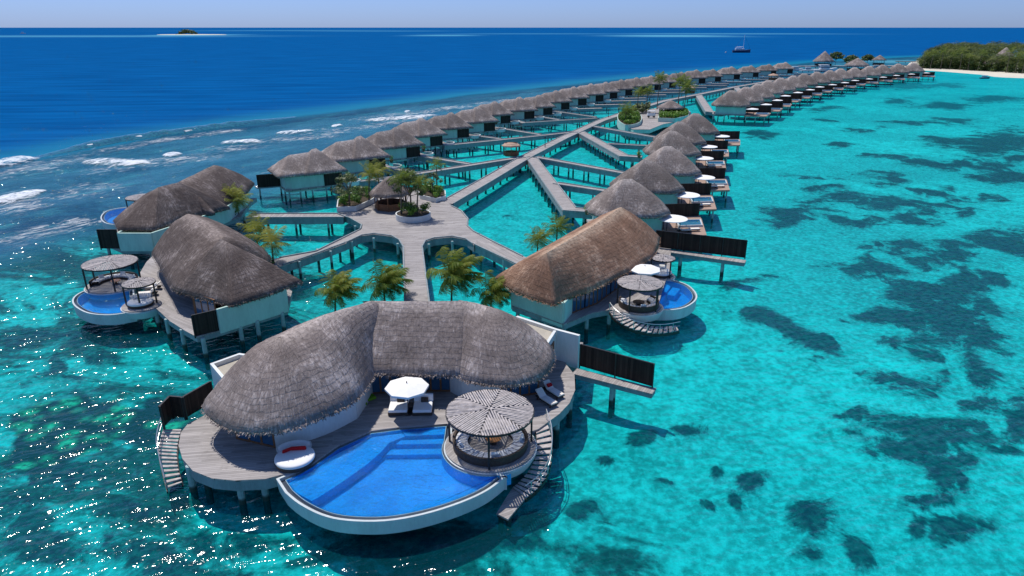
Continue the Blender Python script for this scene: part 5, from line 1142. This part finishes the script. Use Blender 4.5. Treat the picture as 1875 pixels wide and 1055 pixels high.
boardwalk('court_deck', 'small planted court deck behind the near left villa', W2([(440, 470), (508, 476), (514, 492), (470, 500)]), R(30), None, [P(470, 490, DZ), P(505, 486, DZ)], 0.8, None, DZ, 'deck')
# potted plants
def pot(label, c, group='potted plants at the huts'):
    t = thing('potted_plant', label, 'potted plant', c, group=group); c = Vector(c); m = MB(); m.lathe(c, [(0.01, 0), (0.28, 0), (0.42, 0.6), (0.36, 0.6), (0.3, 0.5), (0.01, 0.5)], 14); m.build('pot', M['brownwood'], t)
    m = MB(); leaf_clump(m, c+V3(0, 0, 1.05), 0.6, 90, 0.15, 0.9, 0.6); m.build('foliage', M['leaf'], t)
for px, py, lab in ((638, 329, 'potted plant at the nearest ocean-side hut'), (717, 298, 'potted plant at the second ocean-side hut'), (776, 277, 'potted plant at the third ocean-side hut'), (866, 241, 'potted plant at the fifth ocean-side hut'), (909, 227, 'potted plant at the sixth ocean-side hut'), (1075, 393, 'potted plant on the jetty corner of the nearest lagoon hut'), (1170, 289, 'potted plant at the fourth lagoon hut')): pot(lab, P(px, py, DZ))
for px, py, lab in ((998, 270, 'dark lamp post on the main boardwalk beyond the kiosk'), (1114, 215, 'dark lamp post on the main boardwalk near the garden island')):
    c = P(px, py, DZ); t = thing('lamp_post', lab, 'lamp post', c, group='lamp posts'); m = MB(); m.tube([c, c+V3(0, 0, 2.3)], [0.09, 0.07], 8); m.build('pole', M['blackmetal'], t); m = MB(); m.box(c+V3(0, 0, 2.42), (0.3, 0.3, 0.28)); m.build('lantern', M['blackmetal'], t)

# ------------------------------------------------------------------ garden island on the boardwalk
gi = W2([(1130, 216), (1140, 208), (1165, 203), (1210, 196), (1258, 198), (1266, 206), (1262, 216), (1240, 222), (1215, 226), (1190, 236), (1160, 236), (1136, 228)])
boardwalk('garden_deck', 'planted deck with pavilion beside the main boardwalk', gi, R(20), None, [P(x, y, DZ) for x, y in [(1145, 232), (1160, 234), (1180, 234), (1210, 225), (1240, 220), (1258, 214)]], 1.1, None, DZ, 'deck', 'mint_bounce')
gA = W2([(1131, 222), (1133, 212), (1150, 208), (1172, 214), (1172, 228), (1150, 234), (1138, 230)])
round_planter('pale green curved planter at the left of the garden deck', smooth_poly(gA, True, 3), DZ, 0.8, 'mint_bounce', low=0.6); shrub_bed('shrub', 'low shrubs in the left garden deck planter', offset(ccw([(p.x, p.y) for p in gA]), -.4), DZ+.6, 1.2, 'leaf', 6, 0.22, group='garden deck shrubs')
gB = W2([(1205, 222), (1208, 211), (1240, 206), (1259, 207), (1260, 217), (1235, 223)])
round_planter('pale green planter in front of the garden pavilion', gB, DZ, 1.0, 'mint_bounce', low=0.8); shrub_bed('shrub', 'trimmed bright shrubs in front of the garden pavilion', offset(ccw([(p.x, p.y) for p in gB]), -.3), DZ+.8, 1.2, 'leaf', 7, 0.22, group='garden deck shrubs')
kiosk('thatched_pavilion', 'thatched pavilion on the garden deck', P(1226, 211, DZ), 3.6, 2.5, 2.3, 'thatch', 10, 'darkwood', None, 1.25)
gc = W2([(1155, 208), (1160, 200), (1190, 196), (1186, 208)]); shrub_bed('shrub', 'grey green bushes behind the garden deck planter', gc, DZ, 2.3, 'leafolive', 5, 0.3, group='garden deck shrubs')
for px, py, h, L, lab in ((1144, 226, 3.4, 3.4, 'full low palm in the left garden deck planter'), (1166, 205, 6.0, 2.8, 'palm at the back left of the garden deck'), (1183, 205, 6.6, 2.8, 'palm at the back middle of the garden deck'),
                          (1203, 199, 10.0, 3.2, 'tallest slim palm behind the garden deck'), (1240, 204, 9.6, 3.6, 'bushy tall palm over the garden pavilion'), (1252, 208, 8.0, 3.6, 'leaning palm right of the garden pavilion')):
    palm_tree(lab, P(px, py, DZ), h, L, 20, (0.3, 0), (0.15, 0), 'palm', 'garden deck palms', 0.16, den=2)
c = P(1192, 215, DZ); t = thing('service_cart', 'small white cart parked on the garden deck', 'cart', c); 
m = MB(); m.box(c+V3(0, 0, 0.75), (2.6, 1.3, 0.7)); m.build('body', M['boat'], t, bevel=.1); m = MB(); m.box(c+V3(0, 0, 2.0), (2.4, 1.3, 0.1)); m.build('canopy', M['boat'], t)
for sx in (-1, 1):
    for sy in (-1, 1):
        m = MB(); m.beam(c+V3(sx*1.1, sy*.55, 1.0), c+V3(sx*1.1, sy*.55, 2.0), .06, .06); m.build('canopy_post', M['boat'], t)
        m = MB(); m.tube([c+V3(sx*.85, sy*.66, .3), c+V3(sx*.85, sy*.5, .3)], .3, 12); m.build('wheel', M['blackmetal'], t)
# ------------------------------------------------------------------ islands, far jetty, boats, surf
def islet(name, label, outline, h, mat='sand', kind='structure'):
    poly = ccw([(p[0], p[1]) for p in smooth_poly([V3(*q) for q in outline], True, 5)]); n = len(poly); m = MB(); cx = sum(p[0] for p in poly)/n; cy = sum(p[1] for p in poly)/n; rings = []
    for k, z in ((1.06, -1.5), (1.0, 0.05), (0.96, h*0.55), (0.86, h), (0.4, h*1.25)): rings.append([m.v((cx+(x-cx)*k, cy+(y-cy)*k, z)) for x, y in poly])
    for a, b in zip(rings, rings[1:]):
        for i in range(n): m.f([a[i], a[(i+1) % n], b[(i+1) % n], b[i]])
    m.f(rings[-1]); o = m.build(name, M[mat], None, smooth=True); return tag(o, label, kind=kind)
g = lambda x, y: P(x, y, 0)
isl = [g(1690, 129), g(1730, 131.5), g(1800, 137), g(1880, 143.5), V3(440, 395), V3(640, 380), V3(900, 520), V3(900, 760), V3(560, 760), V3(400, 690), g(1660, 121), g(1650, 126)]
islet('island_beach', 'white sand beach round the wooded island', [(p.x, p.y, 0) for p in isl], 1.0)
fm = MB(); random.seed(21)
front = [P(1684, 124, 1.0), P(1740, 126, 1.0), P(1800, 130, 1.0), P(1900, 136, 1.0)]
back = [V3(372, 640), V3(450, 690), V3(560, 720), V3(760, 700)]
for k in range(1300):
    u_, v_ = random.random(), random.random()**1.8
    i = min(2, int(u_*3)); f = u_*3-i; A = front[i].lerp(front[i+1], f); B = back[i].lerp(back[i+1], f); p = A.lerp(B, v_*0.8)
    hh = 7.5 + 7*min(1, v_*3) + 3*mnoise.noise(Vector((p.x*.03, p.y*.03, 0))) + random.uniform(-1.5, 1.5); hh *= 0.55 + 0.45*min(1, (u_+0.02)*7); hh *= 0.92
    if random.random() < 0.62:
        ton = random.uniform(.05, 1.0)
        for j in range(10):
            frond(fm, (p.x, p.y, hh+1.0), j*0.7+random.random(), R(random.uniform(-10, 60)), random.uniform(3.4, 5.0), 1.0, (0.1, 0), 4, 0.42, ton, den=1)
    else: leaf_clump(fm, (p.x, p.y, hh*0.72), random.uniform(2.2, 3.6), 34, 0.75, 0.95, random.uniform(.0, .9))
    if v_ < 0.2: leaf_clump(fm, (p.x, p.y-1, hh*.3), random.uniform(1.5, 2.6), 30, 0.6, 0.9, random.uniform(.1, .6))
fo = fm.build('palm_forest', M['forest'], None); tag(fo, 'dense palm wood covering the island at the right edge', kind='stuff')
core = [(front[0].x+50, front[0].y+70, 0), (front[1].x+40, front[1].y+70, 0), (front[2].x+40, front[2].y+80, 0), (front[3].x+60, front[3].y+80, 0), (780, 690, 0), (560, 710, 0), (450, 680, 0), (385, 632, 0)]
islet('forest_floor', 'dark shaded undergrowth of the island wood', core, 3.0, 'forest', 'structure')
pp = palm_tree('', (0, 0, 0), 11.5, 4.6, 18, (0.8, 0), (0.12, 0), 'palm', 'palms along the island beach', 0.2, True, den=1); ppr = Proto(pp)
PALMS = [(1690, 124.5, .8), (1703, 125.5, .9), (1722, 126, 1.0), (1738, 126.5, .85), (1757, 127.5, 1.05), (1772, 128.5, .8), (1790, 129.5, .95), (1842, 133, 1.1), (1858, 134, .9), (1871, 135, 1.05)]
for k, (px, py, sc) in enumerate(PALMS):
    p = P(px, py, 1.0); ppr.place((p.x, p.y, 0.9), random.uniform(0, 6), '%s palm from the left along the island beach edge' % ['first', 'second', 'third', 'fourth', 'fifth', 'sixth', 'seventh', 'eighth', 'ninth', 'tenth'][k], sc)
kiosk('thatched_pavilion', 'large thatched restaurant pavilion at the edge of the island wood', P(1816, 128.5, 1.2), 6.5, 4.0, 5.0, 'thatch', 12, 'darkwood', None, 1.2)
kiosk('thatched_pavilion', 'tall thatched pavilion deeper in the island wood', P(1834, 125, 1.2), 5.0, 8.5, 6.0, 'thatch', 12, 'darkwood', None, 1.25)
# far arrival jetty
pol = strip([P(1463, 121.5, 1.5), P(1530, 121, 1.5), P(1605, 122, 1.5), P(1655, 120, 1.5)], 5.0); boardwalk('arrival_jetty', 'far arrival jetty with pavilions on the reef edge', pol[0], R(90), None, pol[2][::2], 0.7, None, 1.9, 'jetty')
pol = strip([P(1466, 128, 1.5), P(1512, 127.5, 1.5)], 3.2); boardwalk('boat_dock', 'low white boat dock before the arrival jetty', pol[0], R(90), None, pol[2][::2], 0.5, None, 1.5, 'dock', 'plaster')
pol = strip([P(1640, 112.5, 1.2), P(1678, 113, 1.2)], 4.0); boardwalk('rear_jetty', 'dark jetty at the back tip of the island beach', pol[0], R(90), None, pol[2][::2], 0.5, None, 1.6, 'jetty', 'blackmetal')
kiosk('thatched_pavilion', 'steep thatched pavilion on the far arrival jetty', P(1507, 120, 1.9), 6.5, 3.0, 7.5, 'thatch', 10, 'darkwood', None, 1.25)
kiosk('thatched_pavilion', 'small thatched pavilion at the right of the far arrival jetty', P(1608, 120, 1.9), 4.2, 4.0, 3.6, 'thatch', 10, 'darkwood', None, 1.25)
kiosk('thatched_pavilion', 'round thatched pavilion rising behind the far lagoon row', P(1567, 131, 1.9), 6.2, 4.0, 4.5, 'thatch', 10, 'darkwood', None, 1.25)
for px, py, h, r, lab in ((1529, 119, 9.5, 5.5, 'broad dark tree right of the steep far pavilion'), (1557, 121, 7.5, 5.5, 'bushy tree in the middle of the far arrival jetty'), (1587, 119, 7.5, 4.5, 'tree left of the small far pavilion')):
    leafy_tree(lab, P(px, py, 1.8), h, r, 'forest', 34, 'trees on the far arrival jetty', 70, 0.5)
def motor_boat(label, c, L, rz, cabin=True, hull='boat', group='moored boats'):
    t = thing('motor_boat', label, 'boat', c, rz, group); B = MB(); prof = [(-.5, .15, .15), (-.3, .17, .16), (0, .18, .18), (.25, .14, .22), (.42, .06, .27), (.5, .005, .30)]; rows = []
    for x, w, hh in prof: rows.append([B.v((x*L, -w*L*.6, hh*L*.55)), B.v((x*L, -w*L*.35, -.03*L)), B.v((x*L, 0, -.06*L)), B.v((x*L, w*L*.35, -.03*L)), B.v((x*L, w*L*.6, hh*L*.55))])
    for a, b in zip(rows, rows[1:]):
        for i in range(4): B.f([a[i], a[i+1], b[i+1], b[i]])
        B.f([a[4], a[0], b[0], b[4]])
    B.f(rows[0]); B.build('hull', M[hull], t, world=False)
    B = MB(); B.box((-.06*L, 0, .17*L), (.38*L, .2*L, .14*L)); cb = B.build('cabin', M['boat'], t, world=False, bevel=.1)
    B = MB(); B.box((-.06*L, 0, .18*L), (.385*L, .205*L, .05*L)); sub(B, 'cabin_window', M['glass'], cb)
    B = MB(); B.box((-.1*L, 0, .27*L), (.42*L, .22*L, .02*L)); B.build('canopy', M['boat'], t, world=False)
    for sx in (-.28, .08):
        for sy in (-.09, .09): B = MB(); B.beam((sx*L, sy*L, .1*L), (sx*L, sy*L, .27*L), .06, .06); B.build('canopy_post', M['boat'], t, world=False)
    return t
for px, py, L, rz, lab in ((1458, 129.5, 10, .1, 'white motor boat at the left end of the far boat dock'), (1481, 130, 9, -.1, 'small white motor boat in the middle of the far boat dock'), (1511, 131, 16, .05, 'long white motor boat at the right end of the far boat dock'), (1606, 126, 9, 0, 'white boat beside the small far pavilion')): motor_boat(lab, P(px, py, 0.0)+V3(0, 0, .1), L, rz)
motor_boat('small dark boat moored off the island beach', P(1803, 144, 0)+V3(0, 0, .1), 6.5, R(8), hull='navy')
motor_boat('tiny white boat on the open sea left of the sailing yacht', P(1329, 97, 0), 6, R(60))
motor_boat('tiny white boat near the horizon at the far left', P(42, 62, 0), 26, R(10))
def yacht(label, c, L):
    t = thing('sailing_yacht', label, 'yacht', c, R(4)); B = MB(); prof = [(-.5, .10, .13), (-.3, .15, .12), (0, .17, .125), (.25, .12, .14), (.42, .05, .165), (.52, .004, .18)]; rows = []
    for x, w, hh in prof: rows.append([B.v((x*L, -w*L*.7, hh*L)), B.v((x*L, -w*L*.5, 0.01*L)), B.v((x*L, 0, -.05*L)), B.v((x*L, w*L*.5, .01*L)), B.v((x*L, w*L*.7, hh*L))])
    for a, b in zip(rows, rows[1:]):
        for i in range(4): B.f([a[i], a[i+1], b[i+1], b[i]])
        B.f([a[4], a[0], b[0], b[4]])
    B.f(rows[0]); B.build('hull', M['navy'], t, world=False)
    B = MB(); B.box((-.1*L, 0, .17*L), (.5*L, .17*L, .09*L)); cb = B.build('deckhouse', M['boat'], t, world=False, bevel=.15); B = MB(); B.box((-.1*L, 0, .18*L), (.505*L, .175*L, .025*L)); sub(B, 'cabin_window', M['glass'], cb)
    B = MB(); B.box((-.16*L, 0, .245*L), (.34*L, .16*L, .02*L)); B.build('canopy', M['boat'], t, world=False)
    B = MB(); B.tube([(.1*L, 0, .15*L), (.1*L, 0, .95*L)], [.012*L, .008*L], 8); B.build('mast', M['boat'], t, world=False)
    B = MB(); B.tube([(.1*L, 0, .32*L), (-.32*L, 0, .30*L)], .012*L, 8); B.build('boom', M['boat'], t, world=False)
    B = MB(); B.tube([(.1*L, 0, .93*L), (.5*L, 0, .18*L)], .003*L, 4); B.build('forestay', M['blackmetal'], t, world=False)
    B = MB(); B.tube([(.1*L, 0, .93*L), (-.48*L, 0, .14*L)], .003*L, 4); B.build('backstay', M['blackmetal'], t, world=False); return t
yacht('dark hulled sailing yacht with bare mast anchored on the open sea', P(1357, 96.5, 0), 22)
# far sandbank with its little wood
sb = [(-10, 0), (-6, .5), (0, .8), (7, .6), (12, 0), (6, -.6), (-3, -.7)]
c = P(345, 64, 0); sc_ = c.y/1250*5.5
islet('sandbank', 'pale sandbank with a tuft of trees near the horizon', [(c.x+x*sc_, c.y+y*sc_*7, 0) for x, y in sb], 2.0)
mm = MB(); 
for k in range(70):
    x = random.uniform(-1, 1); h_ = c.y/1250*(11*(1-abs(x)**2.2)*random.uniform(.6, 1.0)); leaf_clump(mm, (c.x-c.y/1250*2+x*c.y/1250*16, c.y+random.uniform(-20, 20), h_*.6+1), h_*.36+2, 30, c.y/1250*1.0, .8, random.uniform(.1, .7))
tag(mm.build('islet_trees', M['forest'], None), 'dark tuft of trees on the far sandbank', kind='stuff')
# breaking waves on the reef
def mat_foam(lo=0.5, hi=1.15, amax=0.9):
    t = NT('sea_foam'); oc = t.coords('Object'); uv = t.n('ShaderNodeUVMap').outputs[0]; sp = t.n('ShaderNodeSeparateXYZ'); t.l(uv, sp.inputs[0])
    n = t.noise(t.coords('Object', scale=(0.45, 1.2, 1), rot=(0, 0, R(60))), 0.7, 6, 0.72, 1.0); n2 = t.noise(oc, 0.09, 4, 0.6); v = sp.outputs[1]; u = sp.outputs[0]
    k = t.math('ADD', t.math('MULTIPLY', t.math('SUBTRACT', n, 0.5), 3.2), t.math('MULTIPLY', t.math('SUBTRACT', n2, 0.5), 1.2))
    body = t.math('MULTIPLY', t.math('MULTIPLY', v, t.math('SUBTRACT', 1.0, v)), 4.0); body2 = t.ramp(t.math('MULTIPLY', t.math('MULTIPLY', u, t.math('SUBTRACT', 1.0, u)), 4.0), 0, 0.5)
    a = t.ramp(t.math('ADD', t.math('MULTIPLY', body, body2), k), lo, hi, 0, amax)
    p = t.n('ShaderNodeBsdfDiffuse'); p.inputs[0].default_value = (0.78, 0.80, 0.82, 1); tr = t.n('ShaderNodeBsdfTransparent'); mx = t.n('ShaderNodeMixShader')
    t.l(a, mx.inputs[0]); t.l(tr.outputs[0], mx.inputs[1]); t.l(p.outputs[0], mx.inputs[2]); t.l(mx.outputs[0], t.out.inputs[0]); return t.m
M['foam'] = mat_foam()
def mat_swell():
    t = NT('wave_face'); oc = t.coords('Object'); n = t.noise(oc, 1.2, 4, 0.6)
    c = t.mix(t.ramp(n, .3, .7), (0.004, 0.07, 0.12), (0.02, 0.16, 0.20)); p = t.princ(c, 0.12, t.bump(n, .6, .3), 0.35); return t.m
M['swell'] = mat_swell()
def wave(label, px, width, h, mat='foam', name='breaking_wave', cat='wave', z0=0.03):
    c_ = resample([P(x, y, 0) for x, y in px], 1.2, False); n = len(c_); m = MB(); rows = []; wj = 0
    for i, p in enumerate(c_):
        d = (c_[min(i+1, n-1)]-c_[max(i-1, 0)]).normalized(); nn = V3(d.y, -d.x); f = i/(n-1); e = math.sin(math.pi*min(1, max(0, f)))**0.5 if mat == 'foam' else min(1, 4*min(f, 1-f))
        wv = width*(0.35+0.65*e)*(1+0.35*mnoise.noise(p*0.12)); row = []
        for k in range(9):
            v = k/8; z = z0 + h*e*math.sin(math.pi*v**0.7)*(1+0.3*mnoise.noise(p*0.4+V3(0, 0, v*2)))*(1 if 0 < k < 8 else 0); q = p+nn*((v-0.4)*wv); row.append((m.v((q.x, q.y, z)), (f, v)))
        rows.append(row)
    for a, b in zip(rows, rows[1:]):
        for k in range(8): m.f([a[k][0], b[k][0], b[k+1][0], a[k+1][0]], [a[k][1], b[k][1], b[k+1][1], a[k+1][1]])
    o = m.build(name, M[mat], None, smooth=True); return tag(o, label, kind='stuff')
wave('dark unbroken swell line rising along the reef edge', [(52, 291), (110, 279), (160, 267.5), (250, 252), (330, 241), (420, 230), (480, 222), (540, 214)], 6.0, 1.0, 'swell', 'swell_line')
for px, w, h, lab in (([(-40, 312), (0, 304), (30, 297), (56, 289)], 7, 1.2, 'broad white breaker at the left edge where the swell begins'), ([(146, 272), (172, 267), (198, 262)], 2.6, 0.7, 'small crest breaking on the left part of the swell'), ([(226, 258.5), (250, 254), (276, 250)], 2.4, 0.7, 'small crest breaking on the middle of the swell'),
    ([(326, 244), (368, 237.5)], 2.4, 0.7, 'little crest left of the long crest on the swell'), ([(380, 236), (400, 232.5), (432, 228), (452, 225)], 2.6, 0.8, 'long thin crest breaking on the right part of the swell'), ([(168, 292), (200, 297), (240, 299), (276, 294)], 11, .5, 'wide patch of white surf behind the farthest left villa'), ([(298, 288), (320, 284), (336, 282)], 6, .7, 'short white breaker right of the wide surf patch'),
    ([(400, 262), (440, 261.5), (478, 257.5)], 8, .7, 'long white breaker left of the nearest ocean-side hut'), ([(507, 243), (540, 244), (574, 239)], 8, .7, 'white breaker behind the nearest ocean-side hut'), ([(605, 233), (628, 229.5)], 5, .6, 'short white breaker behind the second ocean-side hut'), ([(-20, 376), (20, 364), (50, 356), (76, 347)], 8, .6, 'near white breaker at the left edge of the picture'),
    ([(660, 222), (700, 218), (760, 214), (800, 209)], 14, .3, 'thin band of surf behind the third ocean-side hut'), ([(740, 206), (752, 204.5)], 5, .6, 'small breaker behind the fourth ocean-side hut')):
    wave(lab, px, w, h)

# trailing wash behind the breakers: thin torn foam lying on the reef flat
M['wash'] = mat_foam(0.86, 1.6, 0.6)
wm_ = MB()
for px, width in (([(-60, 335), (20, 318), (90, 302), (180, 286)], 26), ([(60, 300), (160, 282), (260, 262), (380, 246), (480, 232)], 16), ([(120, 312), (220, 306), (340, 290), (430, 276)], 26), ([(330, 285), (440, 270), (540, 252), (640, 232)], 24), ([(-60, 400), (60, 372), (150, 350), (240, 330)], 22), ([(520, 262), (600, 246), (680, 230), (800, 212)], 18), ([(-40, 450), (80, 425), (180, 395)], 18), ([(600, 228), (720, 212), (860, 194), (960, 178)], 22)):
    c_ = resample([P(x, y, 0) for x, y in px], 2.0, False); n = len(c_); rows = []
    for i, p in enumerate(c_):
        d = (c_[min(i+1, n-1)]-c_[max(i-1, 0)]).normalized(); nn = V3(d.y, -d.x); rows.append([(wm_.v((p.x+nn.x*(k/4-.5)*width, p.y+nn.y*(k/4-.5)*width, 0.022)), (i/(n-1), k/4)) for k in range(5)])
    for a, b in zip(rows, rows[1:]):
        for k in range(4): wm_.f([a[k][0], b[k][0], b[k+1][0], a[k+1][0]], [a[k][1], b[k][1], b[k+1][1], a[k+1][1]])
tag(wm_.build('sea_foam', M['wash'], None), 'thin torn streaks of foam drifting over the reef flat', kind='stuff')
